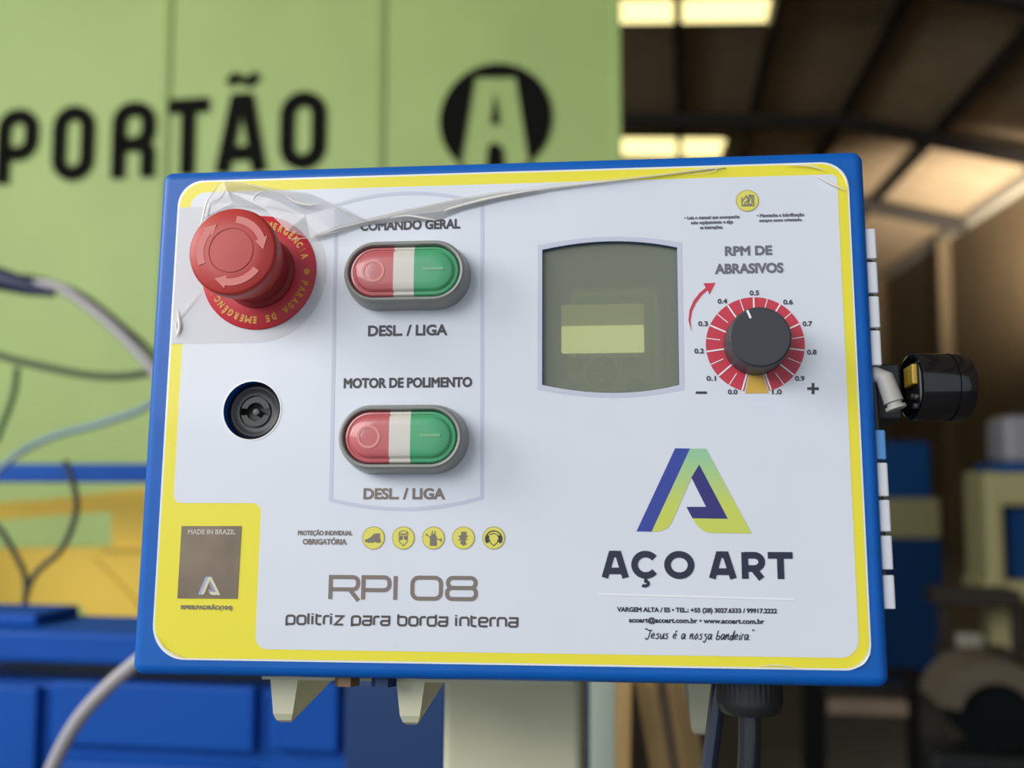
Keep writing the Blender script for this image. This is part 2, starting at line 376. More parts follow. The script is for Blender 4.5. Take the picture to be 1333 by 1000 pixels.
def R_glyph(x0, x1):
    k = 4.2 * px1; w = x1 - x0
    return [[(x0 + k, 0), (x0 + k, 1)], [(x0 + k, 0.885), (x0 + 0.55 * w, 0.885)] + ell(x0 + 0.55 * w, 0.635, 0.33 * w, 0.25, 90, -90, 14) + [(x0 + k, 0.385)], [(x0 + 0.5 * w, 0.40), (x1 - k, 0)]]
aw = A_glyph(U(781.5), U(818)) + A_glyph(U(922), U(958.5)) + R_glyph(U(965), U(994.5))
aw += [ell(U(840), 0.5, 14.6 * px1, 0.405, 38, 322)]
aw += [['c'] + ell(U(884), 0.5, 15.4 * px1, 0.405, 0, 352), [(U(999), 0.885), (U(1030.8), 0.885)], [(U(1015), 0), (U(1015), 1)]]
strokes(bm, fr, aw, wS); strokes(bm, fr, [[(U(840), 0.02), (U(839.5), -0.14)], ell(U(838.5), -0.21, 4.6 * px1, 0.09, 100, -140, 14)], 1.25 * MM)
link('lettering', bm, M_NAVY, label)
link('divider_line', ribbon([P(779, 773.5), P(1034, 780.5)], 0.6 * MM, HT), M_LINE, label)
# handwritten motto drawn as pen strokes
HW = {'J': [[(0, 1.5), (.75, 1.5)], [(.5, 1.5), (.35, .2), (.1, -.15), (-.15, .15)]], 'e': [[(0, .45), (.4, .6), (.3, .95), (.02, .7), (.05, .15), (.5, .15)]], 's': [[(.45, .95), (.1, .8), (.4, .4), (.3, 0), (-.05, .1)]],
      'u': [[(.0, .9), (0, .2), (.25, .02), (.5, .9), (.5, .1), (.65, .1)]], 'é': [[(0, .45), (.4, .6), (.3, .95), (.02, .7), (.05, .15), (.5, .15)], [(.2, 1.2), (.45, 1.5)]], 'a': [[(.5, .85), (.1, .9), (0, .3), (.2, .0), (.5, .8), (.48, .1), (.65, .1)]],
      'n': [[(0, 0), (.05, .9), (.02, .4), (.35, .95), (.42, .1), (.6, .1)]], 'o': [['c', (0, .4), (.2, 0), (.5, .4), (.3, .95)]], 'S': [[(.45, .95), (.1, .8), (.45, .3), (.25, -.5), (0, -.3)]], 'b': [[(.1, 1.6), (0, .1), (.4, .05), (.45, .6), (.05, .6)]],
      'd': [[(.45, .7), (.1, .7), (0, .2), (.25, 0), (.5, 1.6), (.48, .1), (.6, .1)]], 'i': [[(.05, .9), (.05, .05), (.2, .1)], [(.1, 1.2), (.13, 1.3)]], 'r': [[(0, 0), (.05, .9), (.35, .85)]], '.': [[(0, 0), (.06, .06)]], '"': [[(0, 1.6), (.05, 1.85)], [(.2, 1.6), (.25, 1.85)]]}
bm = bmesh.new(); adv = 0.0; ori = P(838, 831.2); ux = 0.0; motto = '"Jesus é a nosSa bandeira."'
wid = {' ': .62, 'J': .8, 'i': .35, '.': .3, '"': .35, 'r': .5}
tot = sum(wid.get(c, .72) for c in motto); k = (P(980, 831) - ori).length / tot; kz = 2.1 * MM
for ch in motto:
    for st in HW.get(ch, []):
        cl = st[0] == 'c'; q = st[1:] if cl else st
        pts = [(ori.x + (adv + u + 0.18 * v) * k, ori.y + v * kz) for u, v in q]
        if len(pts) > 2 and not cl: pts = [p.xy for p in smoothpts([Vector((a, b, 0)) for a, b in pts], 4)]
        add_ribbon(bm, pts, 0.42 * MM, HT, cl)
    adv += wid.get(ch, .72)
link('lettering', bm, M_NAVY, label)
# model name in square techno capitals
bm = bmesh.new(); fr = glyph_frame(524.5, 765.5, 194, 31)
def U(p): return (p - 427.5) / 194.0
def rp(pts, r, closed=False): return ['c'] + [(p.x, p.y) for p in roundpoly(pts, r, 6)] if closed else [(p.x, p.y) for p in roundpoly(pts, r, 6, False)]
S = 194.0 / 31
def sq(pts, r, closed=False):
    if not closed and len(pts) > 3 and r < .25: r = [0, 0] + [r] * (len(pts) - 2)
    q = roundpoly([(a * S, b) for a, b in pts], r, 6, closed); q = [(p.x / S, p.y) for p in q]; return (['c'] + q) if closed else q
t = .06
strokes(bm, fr, [sq([(U(430), 0), (U(430), 1 - t), (U(466), 1 - t), (U(466), .42), (U(432), .42)], .22), [(U(455), .42), (U(467), -.05)],
    sq([(U(473), 0), (U(473), 1 - t), (U(507), 1 - t), (U(507), .40), (U(475), .40)], .22), [(U(515), 0), (U(515), 1)],
    sq([(U(537), t), (U(537), 1 - t), (U(574), 1 - t), (U(574), t)], .26, True),
    sq([(U(583), .52), (U(583), 1 - t), (U(618.5), 1 - t), (U(618.5), .52)], .2, True), sq([(U(582), t), (U(582), .52), (U(619), .52), (U(619), t)], .2, True)], 1.6 * MM)
link('lettering', bm, M_INKB, label)
# subtitle in square techno lower case
bm = bmesh.new(); fr = glyph_frame(523.8, 808.6, 304, 11)
S = 304.0 / 11; GW = .034
def lc(ch, x):
    w = GW; a, b = x, x + w * .84; m = (a + b) / 2
    return {'p': [sq([(a, -.2), (a, 1), (b, 1), (b, 0), (a, 0)], .28)], 'o': [sq([(a, 0), (a, 1), (b, 1), (b, 0)], .28, True)], 'l': [[(x, 0), (x, 1.3)]], 'i': [[(x, 0), (x, 1)], [(x, 1.13), (x, 1.3)]],
        't': [sq([(x, 1.25), (x, 0), (x + w * .5, 0)], .28), [(x - .004, 1), (x + w * .5, 1)]], 'r': [sq([(a, 0), (a, 1), (a + w * .55, 1)], .28)], 'z': [[(a, 1), (b, 1), (a, 0), (b, 0)]],
        'a': [sq([(a, 1), (b, 1), (b, 0), (a, 0), (a, .5), (b, .5)], .22)], 'b': [sq([(a, 1.3), (a, 0), (b, 0), (b, 1), (a, 1)], .28)], 'd': [sq([(b, 1.3), (b, 0), (a, 0), (a, 1), (b, 1)], .28)],
        'n': [sq([(a, 0), (a, 1), (b, 1), (b, 0)], .28)], 'e': [sq([(b, 0), (a, 0), (a, 1), (b, 1), (b, .5), (a, .5)], .28)]}.get(ch, [])
line = 'politriz para borda interna'; wd_ = {' ': .62, 'l': .42, 'i': .42, 't': .78, 'r': .74}
tot = sum(wd_.get(c, 1.14) for c in line); GW = 1.0 / tot; x = 0.0
for ch in line:
    strokes(bm, fr, lc(ch, x), 0.85 * MM); x += GW * wd_.get(ch, 1.14)
link('lettering', bm, mat('dark_grey_ink', (78, 72, 74), 0.45), label)
# logo
def q294(pts): return [P(740 + x / 2.9405, 560 + y / 2.9405) for x, y in pts]
def logo(parent, T, mats, name='logo', h=HT):
    b, g, n = mats
    o = link(name, fill([T([(408, 70), (465, 71), (318, 389), (260, 388)])], h), b, parent)
    gl = [(465, 71), (526, 72), (700, 396), (540, 394), (515, 386), (492, 366), (474, 338), (610, 340), (500, 132), (470, 182), (395, 352), (380, 374), (350, 388), (318, 389)]
    o2 = link(name, fill([T(gl)], h), g, parent)
    o3 = link(name, fill([T([(500, 132), (610, 340), (474, 338), (451, 294), (526, 294), (470, 182)])], h), n, parent)
    return o, o2, o3
lo = logo(label, q294, (M_LGB, M_LGG, M_LGN)); lo[0]['label'] = 'blue stroke of the letter A logo'; lo[1]['label'] = 'green stroke of the letter A logo'; lo[2]['label'] = 'navy inner stroke of the letter A logo'
# serial tag
tagq = [P(237, 685), P(315, 685), P(309.5, 779.5), P(231.5, 779)]
link('serial_tag', fill([tagq], HT), M_TAG, label)
def tz(pts, fx, fy): return [P(fx(x, y), fy(x, y)) for x, y in pts]
# small A logo on the tag: photo zoom 220 + x/7.146, 670 + y/7.146
def tagT(pts): return [P(220 + (275 + (x - 260) * .475) / 7.146, 670 + (578 + (y - 70) * .525) / 7.146) for x, y in pts]
logo(label, tagT, (mat('tag_logo_lilac', (168, 172, 206), .4), mat('tag_logo_cream', (214, 210, 180), .4), mat('tag_logo_grey', (150, 146, 168), .4)), 'tag_logo', HT + .1 * MM)
ptext('MADE IN BRAZIL', 276.5, 692.5, 62, 6.5, HT + .1 * MM, M_TAGI, label, bold=.18 * MM)
# protective equipment pictograms
def picto(cx, cy, r, draw, ink=M_INKB, rim=(176, 164, 110)):
    c = P(cx, cy); k = (P(cx + 1, cy) - c).length
    o = link('pictogram', fill([circ(c, r * k)], HT), MATS.get('pictogram_rim') or mat('pictogram_rim', rim, .4), label)
    link('pictogram', fill([circ(c, (r - 1.1) * k)], HT + .08 * MM), M_IYEL, label)
    bm = bmesh.new(); draw(bm, lambda pts: [Vector((c.x + x * k, c.y - y * k)) for x, y in pts], k)
    link('pictogram', bm, ink, label); return o
HP = HT + .16 * MM
def boot(bm, T, k): add_fill(bm, [T([(-11, 2.5), (-4, -.5), (1, -5.5), (8.5, -6), (8.5, -1), (10, 4.5), (9.5, 6), (4, 6), (3, 4.8), (0, 6), (-8, 6), (-11, 4.5)])], HP)
def goggles(bm, T, k):
    for s in ([(-6, -4), (-5, -8), (0, -9.5), (5, -8), (6, -4)], [(-6.5, -4), (6.5, -4)], [(-5.5, 0), (-5, 5), (0, 10), (5, 5), (5.5, 0)], [(-5, -6), (0, -5), (5, -6.5)]): add_ribbon(bm, T(s), .9 * k, HP)
    for s in (-1, 1): add_fill(bm, [T([(s * .5, -2.5), (s * 6, -3), (s * 5.5, 1.5), (s * 3, 3), (s * .8, 1.5)])], HP)
def apron(bm, T, k):
    add_fill(bm, [T([(-2.5, -5), (2.5, -5), (4, -2), (4.5, 0), (4.5, 10), (-4.5, 10), (-4.5, 0), (-4, -2)])], HP)
    for s in ([(-2, -5), (-1.6, -9)], [(2, -5), (1.6, -9)], [(-4, 0), (-9, -5), (-10, -3)], [(4, 1), (8, 2), (10, 1), (10, 4), (8, 3)]): add_ribbon(bm, T(s), 1.2 * k, HP)
def gloves(bm, T, k):
    add_fill(bm, [T([(-3, -8), (4, -8), (4, -3), (7, -3), (3, 0), (6, 1.5), (2.5, 3), (4, 8), (0, 10), (-4, 7), (-3, 3), (-7, 3), (-4, 0), (-7, -2), (-3, -4)])], HP)
def ears(bm, T, k):
    add_ribbon(bm, T([(10.4 * math.cos(a), 1 - 10 * math.sin(a)) for a in [R(15 + 150 * j / 14) for j in range(15)]]), 1.5 * k, HP)
    for s in (-1, 1): add_fill(bm, [T([(s * 6, -3), (s * 9, -4), (s * 11.5, -1), (s * 11, 5), (s * 8, 7), (s * 6, 5)])], HP)
    for q in ([(-5.5, 2), (-4.5, 6), (0, 10), (4.5, 6), (5.5, 2)], [(-6, -4), (0, -6), (5, -4), (6, -1)]): add_ribbon(bm, T(q), 1 * k, HP)
def book(bm, T, k):
    for q in ([(-7, -5), (-7, 7), (8, 7), (8, -7), (3, -7)], [(-5, 5), (6, 5)], [(-6, 0), (-1, -7), (1, 0), (-4, 3)], [(-1, 3), (3, -8), (5, -7), (1, 4)], [(6, -5), (6, 4)]): add_ribbon(bm, T(q), 1.3 * k, HP)
for nm, (x, d, ink) in {'safety shoe': (486.5, boot, M_INKB), 'safety glasses': (525.4, goggles, M_INKB), 'apron': (564.5, apron, M_INKB), 'gloves': (603.5, gloves, M_INKB), 'ear defenders': (642.9, ears, M_INK)}.items():
    picto(x, 700.5, 14.8, d, ink)['label'] = 'round yellow pictogram of ' + nm
picto(972.6, 262, 15, book, M_INKS)['label'] = 'round yellow pictogram of a manual'
# speed dial print
dc = P(982.7, 449); DR = 19.6 * MM
def pol(c, r, a): return Vector((c[0] + r * math.cos(R(a)), c[1] + r * math.sin(R(a))))
ring = [pol(dc, DR, 255.5 - 331 * k / 60) for k in range(61)] + [pol(dc, 9 * MM, 255.5 - 331 * k / 60) for k in range(60, -1, -1)]
dial = link('dial_scale', fill([ring], HT), M_REDP, label)
link('dial_scale', fill([[pol(dc, 10 * MM, 258), pol(dc, 10 * MM, 282), pol(dc, 20.4 * MM, 283), pol(dc, 20.4 * MM, 257)]], HT + .02 * MM), M_OCH, label)['label'] = 'ochre gap mark at the foot of the dial'
bm = bmesh.new()
for k in range(21):
    a = 253 - 32.6 * k / 2; mj = k % 2 == 0
    add_ribbon(bm, [pol(dc, (12.5 if mj else 14) * MM, a), pol(dc, 19.5 * MM, a)], (.62 if mj else .35) * MM, HT + .1 * MM)
link('tick_marks', bm, M_LINE, label)
for s, x, y in (('0.5', 981.7, 381.8), ('0.4', 940.2, 392.6), ('0.6', 1025.5, 393.7), ('0.3', 915, 421.8), ('0.7', 1050.7, 421.8), ('0.2', 910, 457.4), ('0.8', 1056.5, 458.8), ('0.1', 925.6, 493), ('0.9', 1040.8, 493), ('0.0', 953.5, 510.5), ('1.0', 1011, 510.5)):
    ptext(s, x, y, 12.5, 6.6, HT, M_INK, label, 'dial_number', .2 * MM)
link('minus_sign', ribbon([P(905.5, 511.5), P(920, 511.5)], 1.0 * MM, HT), M_INK, label)
bm = ribbon([P(1050.5, 506.2), P(1065.5, 506.4)], 1.1 * MM, HT); add_ribbon(bm, [P(1058, 499), P(1058, 513.5)], 1.1 * MM, HT)
link('plus_sign', bm, M_INK, label)
zz = lambda pts: [P(860 + x / 2.942, 200 + y / 2.942) for x, y in pts]
link('turn_arrow', fill([zz([(118, 684), (106, 640), (110, 600), (125, 565), (148, 535), (172, 515), (163, 498), (209, 496), (186, 542), (180, 524), (158, 543), (135, 573), (120, 605), (114, 640)])], HT), M_REDP, label)

# --- emergency stop
E = 'emergency_stop'
def rev(c, prof, n=64): return [at(circ(c, r * MM, n), h * MM) for r, h in prof]
stop = link(E, loft(rev(legend_c, [(13.2, 14), (14.2, 14), (15.6, 17), (17.3, 22.5), (17.9, 27), (18.0, 31), (17.6, 32.4), (16.8, 33), (9.35, 33.4), (9.2, 33.1), (8.9, 33.1), (8.75, 33.5), (0.3, 33.8)])), M_RED, box_root, True)
stop['label'] = 'red mushroom emergency stop button'
link('collar', loft(rev(legend_c, [(15.8, 1.2), (15.8, 3), (14.2, 4.2), (13.6, 14.2)])), M_REDD, stop, True)
link('legend_plate', loft(rev(legend_c, [(25.0, 0.5), (25.0, 1.0), (24.6, 1.3), (10, 1.3)])), M_LEG, stop, True)
bm = bmesh.new()
def ringtext(bm, s, c, r, hgt, a0, da, h, bold):
    for i, ch in enumerate(s):
        if ch == ' ': continue
        a = R(a0 - da * i); u = Vector((math.sin(a), -math.cos(a))); v = Vector((math.cos(a), math.sin(a)))
        w = hgt * {'I': .12, 'M': .95, 'N': .72, 'A': .74, 'O': .8, 'G': .75, 'C': .66, 'Ê': .5, 'E': .5}.get(ch, .6); hh = hgt * (1.33 if ch == 'Ê' else 1)
        add_text(bm, ch, -w / 2, w / 2, 0, hh, h, bold, lambda q: Vector((c.x, c.y)) + u * q.x + v * (r + q.y))
for a in (-14.5, 165.5):
    ringtext(bm, 'PARADA DE EMERGÊNCIA', legend_c, 19.4 * MM, 3.1 * MM, a, 7.75, 1.4 * MM, .38 * MM)
    add_fill(bm, [circ(pol(legend_c, 21 * MM, a + 14), 1.3 * MM, 20)], 1.4 * MM)
link('legend_lettering', bm, M_GOLD, stop)
for a in (0, 120, 240):
    c = legend_c; h0 = 33.42
    s = [pol(c, 14.4 * MM, -98 + a - (0 - 62) * k / 12) for k in range(13)] + [pol(c, 11.3 * MM, -98 + a + 62 * k / 12) for k in range(12, -1, -1)]
    # curved shaft running clockwise into a barbed head
    hd = [pol(c, 11.4 * MM, -98 + a), pol(c, 10.4 * MM, -98 + a), pol(c, 13.2 * MM, -118 + a), pol(c, 15.6 * MM, -98 + a), pol(c, 14.4 * MM, -98 + a)]
    loop = [pol(c, 14.3 * MM, -98 + a + 62 * k / 12) for k in range(12, -1, -1)] + [pol(c, 15.5 * MM, -98 + a), pol(c, 12.9 * MM, -119 + a), pol(c, 10.2 * MM, -98 + a)] + [pol(c, 11.4 * MM, -98 + a + 62 * k / 12) for k in range(13)]
    link('turn_arrow', fill([loop], h0 * MM, .35 * MM), M_RED2, stop)

# --- twin push buttons
def clip_stad(c, hw, hh, x0, x1, n=16):
    xs = [x0 + (x1 - x0) * (1 - math.cos(math.pi * k / n)) / 2 for k in range(n + 1)]
    def zz(x):
        d = max(0.0, abs(x) - (hw - hh)); return math.sqrt(max(hh * hh - d * d, 1e-12))
    return [Vector((c.x + x, c.y - zz(x))) for x in xs] + [Vector((c.x + x, c.y + zz(x))) for x in xs[::-1]]
def push_button(front_px, label_):
    f = P(*front_px, 12 * MM); c = f
    bz = link('push_button', loft([at(stad(c, a * MM, b * MM), h * MM) for a, b, h in [(26.3, 14.0, .4), (26.4, 14.1, 2), (26.0, 13.7, 5), (25.4, 13.1, 10.2), (24.9, 12.6, 11.5), (24.3, 12.0, 12), (23.6, 11.3, 11.9), (23.2, 10.9, 11.2), (23.0, 10.7, 8)]], cap1=True), M_GREY, box_root, True)
    bz['label'] = label_
    def key(nm, x0, x1, m, lab):
        L = []
        for hw, hh, h in [(22.9, 10.6, 8.1), (22.8, 10.5, 10.2), (22.2, 9.9, 11.0), (21.5, 9.2, 11.1), (21.2, 8.9, 10.7), (20.9, 8.6, 10.7), (20.5, 8.2, 11.6), (19.6, 7.3, 12.1), (15, 4.5, 12.3)]:
            a = max(-hw, x0 * MM) if False else max(-hw, x0); b = min(hw, x1)
            L.append(at(clip_stad(c, hw * MM, hh * MM, a * MM, b * MM), h * MM))
        o = link(nm, loft(L), m, bz, True); o['label'] = lab
    key('key', -30, -4.3, M_KRED, 'red stop half of the button'); key('lens', -4.3, 4.3, M_KWHT, 'white lens between the halves'); key('key', 4.3, 30, M_KGRN, 'green start half of the button')
    hs = 12.5 * MM
    link('symbol', fill([circ(c + Vector((-12.6 * MM, 0)), 4.7 * MM), circ(c + Vector((-12.6 * MM, 0)), 3.7 * MM)], hs, .6 * MM), M_KSYM, bz)
    link('symbol', fill([rrect(c.x + 8 * MM, c.y - .1 * MM, c.x + 16.5 * MM, c.y + 1.0 * MM, .4 * MM)], hs, .6 * MM), M_KSYG, bz)
push_button((525.4, 352.3), 'upper grey twin push button, half red and half green')
push_button((520.2, 568.6), 'lower grey twin push button, half red and half green')

# --- key lock, set a little behind the label in a round hole
lk = link('key_lock', loft(rev(lock_c, [(12.15, -11), (12.15, -4.6), (11.9, -4.4), (10.4, -3.6), (9.9, -3.6), (9.0, -4.3), (7.1, -4.3), (6.95, -5.4), (6.5, -5.4), (6.4, -4.6), (6.4, -10), (0.4, -10)])), M_BLACK, box_root, True)
lk['label'] = 'black round key lock'
bm = bmesh.new()
for a0 in (14, 194):
    L = [pol(lock_c, 6.3 * MM, a0 + 152 * k / 20) for k in range(21)] + [pol(lock_c, 3.9 * MM, a0 + 6 + 140 * (1 - k / 20)) for k in range(21)]
    add_fill(bm, [L], -4.0 * MM, .4 * MM)
link('lock_core', bm, M_LOCK, lk)
link('lock_pin', loft(rev(lock_c, [(1.4, -9.9), (1.4, -4.6), (1.1, -4.4)], 24)), mat('grey_lock_pin', (104, 106, 104), .45), lk, True)
link('lock_rim', loft([at(circ(lock_c, 12.75 * MM), .3 * MM), at(circ(lock_c, 12.75 * MM), .62 * MM), at(circ(lock_c, 12.25 * MM), .62 * MM), at(circ(lock_c, 12.25 * MM), .1 * MM)], cap0=False, cap1=False), M_CLEAR, lk, True)
link('lock_sleeve', loft([at(circ(lock_c, 12.28 * MM), .05 * MM), at(circ(lock_c, 12.2 * MM), -8 * MM)], cap0=False, cap1=False), M_BLUE, lk, True)

# --- speed knob
def knob_loops():
    out = []
    for r, h in [(12.6, .7), (12.7, 2.0), (12.4, 10), (12.2, 14.4), (11.9, 15.4), (11.3, 15.9)]:
        out.append(at(circ(dc, r * MM, 72), h * MM))
    return out
kn = link('control_knob', loft(knob_loops()), M_KNOB, box_root, True); kn['label'] = 'dark grey round speed knob'
link('pointer', ribbon([pol(dc, 8.2 * MM, 115), pol(dc, 11.6 * MM, 114)], .9 * MM, 16.02 * MM), M_LINE, kn)['label'] = 'white pointer line'

# --- inspection window and the drive unit behind it
win = link('inspection_window', fill([window_loop(1.2 * MM)], -1.9 * MM, .6 * MM), M_GLASS, box_root); win['label'] = 'smoky tinted window pane'
HB = -0.016
def Q(x, y): return P(x, y, HB)
dv = bmesh.new(); q0, q1 = Q(738, 520), Q(862, 372)
add_loft(dv, [at(rrect(q0.x, q0.y - 12 * MM, q1.x, q1.y, 4 * MM), HB - .042), at(rrect(q0.x, q0.y - 12 * MM, q1.x, q1.y, 4 * MM), HB - .002), at(rrect(q0.x + 2 * MM, q0.y - 10 * MM, q1.x - 2 * MM, q1.y - 2 * MM, 4 * MM), HB)])
bmesh.ops.recalc_face_normals(dv, faces=dv.faces)
drive = link('drive_unit', dv, M_DRIVE2, box_root, True); drive['label'] = 'grey electronic drive keypad seen through the window'
q0, q1 = Q(752 - 12, 520), Q(848, 384)
link('keypad_face', loft([at(rrect(q0.x + 3 * MM, q0.y - 8 * MM, q1.x, q1.y, 3 * MM), HB - .001), at(rrect(q0.x + 3 * MM, q0.y - 8 * MM, q1.x, q1.y, 3 * MM), HB + .0006)]), M_DRIVE, drive)
def qrect(x0, y0, x1, y1, r): a, b = Q(x0, y1), Q(x1, y0); return rrect(a.x, a.y, b.x, b.y, r)
scr = link('screen', fill([qrect(729 + 2, 396, 838, 461, .8 * MM)], HB + .0009, .0003), M_LCDT, drive); scr['label'] = 'upper part of the screen, dimmed in colour for the reflection'
link('screen', fill([qrect(731, 424, 838, 461, .8 * MM)], HB + .0013, .0003), M_LCD, drive)['label'] = 'lit yellow lower part of the screen'
kc = Q(783, 486); kr = (Q(806, 486) - kc).x
link('key_ring', fill([circ(kc, kr), circ(kc, kr * .93)], HB + .0012, .0006), M_DRIVE2, drive)
for s in (1, -1):
    L = [kc + Vector((kr * .86 * math.cos(R(s * a)), kr * .86 * math.sin(R(s * a)) )) for a in range(6, 175, 8)]
    link('key', fill([L], HB + .0016, .001), M_DRIVE3, drive)
    link('key_arrow', fill([[kc + Vector((u * kr * .16, s * (v * kr * .28 + kr * .32))) for u, v in ((-1, 0), (1, 0), (0, 1))]], HB + .0018), M_DRIVE2, drive)
for x, y, m in ((747, 473, M_DRIVE3), (822, 473, M_DRIVE3)):
    link('key', fill([qrect(x - 12, y - 8, x + 12, y + 8, 1.5 * MM)], HB + .0016, .001), m, drive)
link('key', fill([circ(Q(827, 503), kr * .48)], HB + .0018, .0012), M_DGRN, drive)['label'] = 'green round start key'
link('key', fill([circ(Q(739, 503), kr * .48)], HB + .0018, .0012), M_DRIVE3, drive)

# --- hinge on the right edge: white knuckles on a dark pin
hx = lambda x, y: P(x, y).x
hzs = [(293, 333, 1134.5), (337, 378, 1136), (382, 423.5, 1139), (427, 473, 1140), (558, 597, 1145.5), (601, 645.5, 1149.5), (650, 692, 1153), (697, 742, 1156), (749, 794, 1159.5)]
yb = 7 * MM
hxm = sum(P(x, (a + b) / 2).x for a, b, x in hzs) / len(hzs)
zt_, zb_ = P(1130, 293).y, P(1160, 794).y
hinge = link('hinge', tube([(hxm, yb, zb_ + MM), (hxm, yb, zt_ - MM)], 1.5 * MM, 12), M_BLACK, box_root, True); hinge['label'] = 'hinge of white painted knuckles along the right edge'
for a, b, x in hzs:
    cx = hxm * .55 + P(x, (a + b) / 2, -4 * MM).x * .45; z1_, z0_ = P(x, a).y, P(x, b).y; blue = a == 558
    r = 2.75 * MM; lp = [Vector((cx + p.x, p.y)) for p in rrect(-r, -r, r, r, 1.1 * MM, 5)]
    L = [[Vector((p.x, yb + p.y, z0_ + dz)) for p in [Vector((cx + (q.x - cx) * k, q.y * k)) for q in lp]] for dz, k in ((0, .86), (.3 * MM, 1.0), (z1_ - z0_ - .3 * MM, 1.0), (z1_ - z0_, .86))]
    o = link('hinge_knuckle', loft(L), mat('light_blue_paint', (96, 160, 226), .35) if blue else M_WPAINT, hinge, True)
    if blue: o['label'] = 'light blue knuckle below the black fitting'
x0 = P(1120, 300).x
bm = box((dr - .5 * MM, 9 * MM, zb_ + MM), (hxm, 10.5 * MM, zt_ - MM)); link('hinge_leaf', bm, M_WPAINT, hinge)

# --- black side fitting with its yellow insert, on a dark bracket
fc = P(1184, 504, -.02); fx = Vector((math.cos(R(7)), math.sin(R(7)), 0)); fy0 = .020
fo = Vector((fc.x, fy0, fc.y)); fr_ = 14.0 * MM
def around(o, ax, prof, n=56):
    ax = ax.normalized(); u = ax.cross(Vector((0, 0, 1))).normalized(); v = u.cross(ax)
    return [[o + ax * a * MM + (u * math.cos(2 * math.pi * k / n) + v * math.sin(2 * math.pi * k / n)) * r * MM for k in range(n)] for r, a in prof]
ft = link('side_fitting', loft(around(fo, fx, [(11.5, 6), (11.7, 0.6), (12.6, 0), (13.6, .4), (14, 1.4), (14, 14.6), (13.5, 14.8), (13.5, 15.4), (14.1, 15.6), (14.1, 21), (13.5, 22.4), (12.4, 22.8)])), M_BLACK2, box_root, True)
ft['label'] = 'glossy black cylindrical fitting on the right side'
link('yellow_insert', box(tuple(fo + Vector((-.8, -7.5, .2)) * MM), tuple(fo + Vector((5.5, 5, 8.5)) * MM), .5 * MM), M_BRASS, ft)
link('terminal_block', box(tuple(fo + Vector((1.0, -10, -9)) * MM), tuple(fo + Vector((7, 10, 10)) * MM), 1 * MM), M_BLACK, ft)
for dy, dz in ((-6, -5), (-1.5, -4.2), (-4, -8.5)):
    o = fo + Vector((-.2, dy, dz)) * MM
    link('terminal_screw', loft(around(o, Vector((1, 0, 0)), [(1.0, 0), (1.3, .3), (1.3, 2.5)], 16)), M_PIN, ft, True)
a, b = P(1141, 550, -.03), P(1175, 478, -.03)
link('side_bracket', box((dr - 3 * MM, .0205, a.y), (b.x - 3.5 * MM, .046, b.y), 1 * MM), M_BLACK, box_root)
p0, p1, p2 = P(1146, 487, -.004), P(1152, 492, -.004), P(1163, 524, -.004)
cn = link('cable_connector', tube([Vector((p0.x - 6 * MM, .014, p0.y - 1 * MM)), Vector((p0.x - 1 * MM, .0065, p0.y)), Vector((p1.x, .0045, p1.y)), Vector((p2.x, .0035, p2.y))], [3.0 * MM, 3.5 * MM, 3.6 * MM, 3.9 * MM], 24), M_GREYC, box_root, True)
cn['label'] = 'light grey elbow connector beside the hinge'
d = (Vector((p2.x, .0035, p2.y)) - Vector((p1.x, .0045, p1.y))).normalized()
link('connector_collar', loft(around(Vector((p2.x, .0035, p2.y)), d, [(3.0, 0), (3.0, 1.6), (4.1, 1.7), (4.1, 3.0), (3.2, 3.2)], 24)), M_GREYC, cn, True)

# --- gland under the box, bolt heads
gc = P(987, 893); gy = .028
gl = bmesh.new(); n = 72
L = []
for r, dz, rib in [(13.3, 1.5, 1), (13.3, -9.5, 1), (13.0, -10.0, 0), (12.6, -12.2, 0), (11.2, -14.0, 0), (8.0, -14.6, 0), (6.0, -14.6, 0)]:
    L.append([Vector((gc.x + (r - (.45 if rib and k % 2 else 0)) * MM * math.cos(2 * math.pi * k / n), gy + (r - (.45 if rib and k % 2 else 0)) * MM * math.sin(2 * math.pi * k / n), db + dz * MM)) for k in range(n)])
gland = link('cable_gland', loft(L), M_BLACK, box_root, True); gland['label'] = 'black ribbed cable gland under the box'
M_MBLUED0 = mat('navy_bolt', (10, 50, 100), .5)
for x, y in ((452, 883), (500, 885)):
    p = P(x, y, -.012)
    link('bolt', loft([[Vector((p.x + 5.2 * MM * math.cos(k * math.pi / 3),   .012 + 5.2 * MM * math.sin(k * math.pi / 3), db + dz * MM)) for k in range(6)] for dz in (1.0, -4.0)]), mat('brown_steel', (128, 104, 80), .5, metal=.5) if x < 480 else M_MBLUED0, box_root)

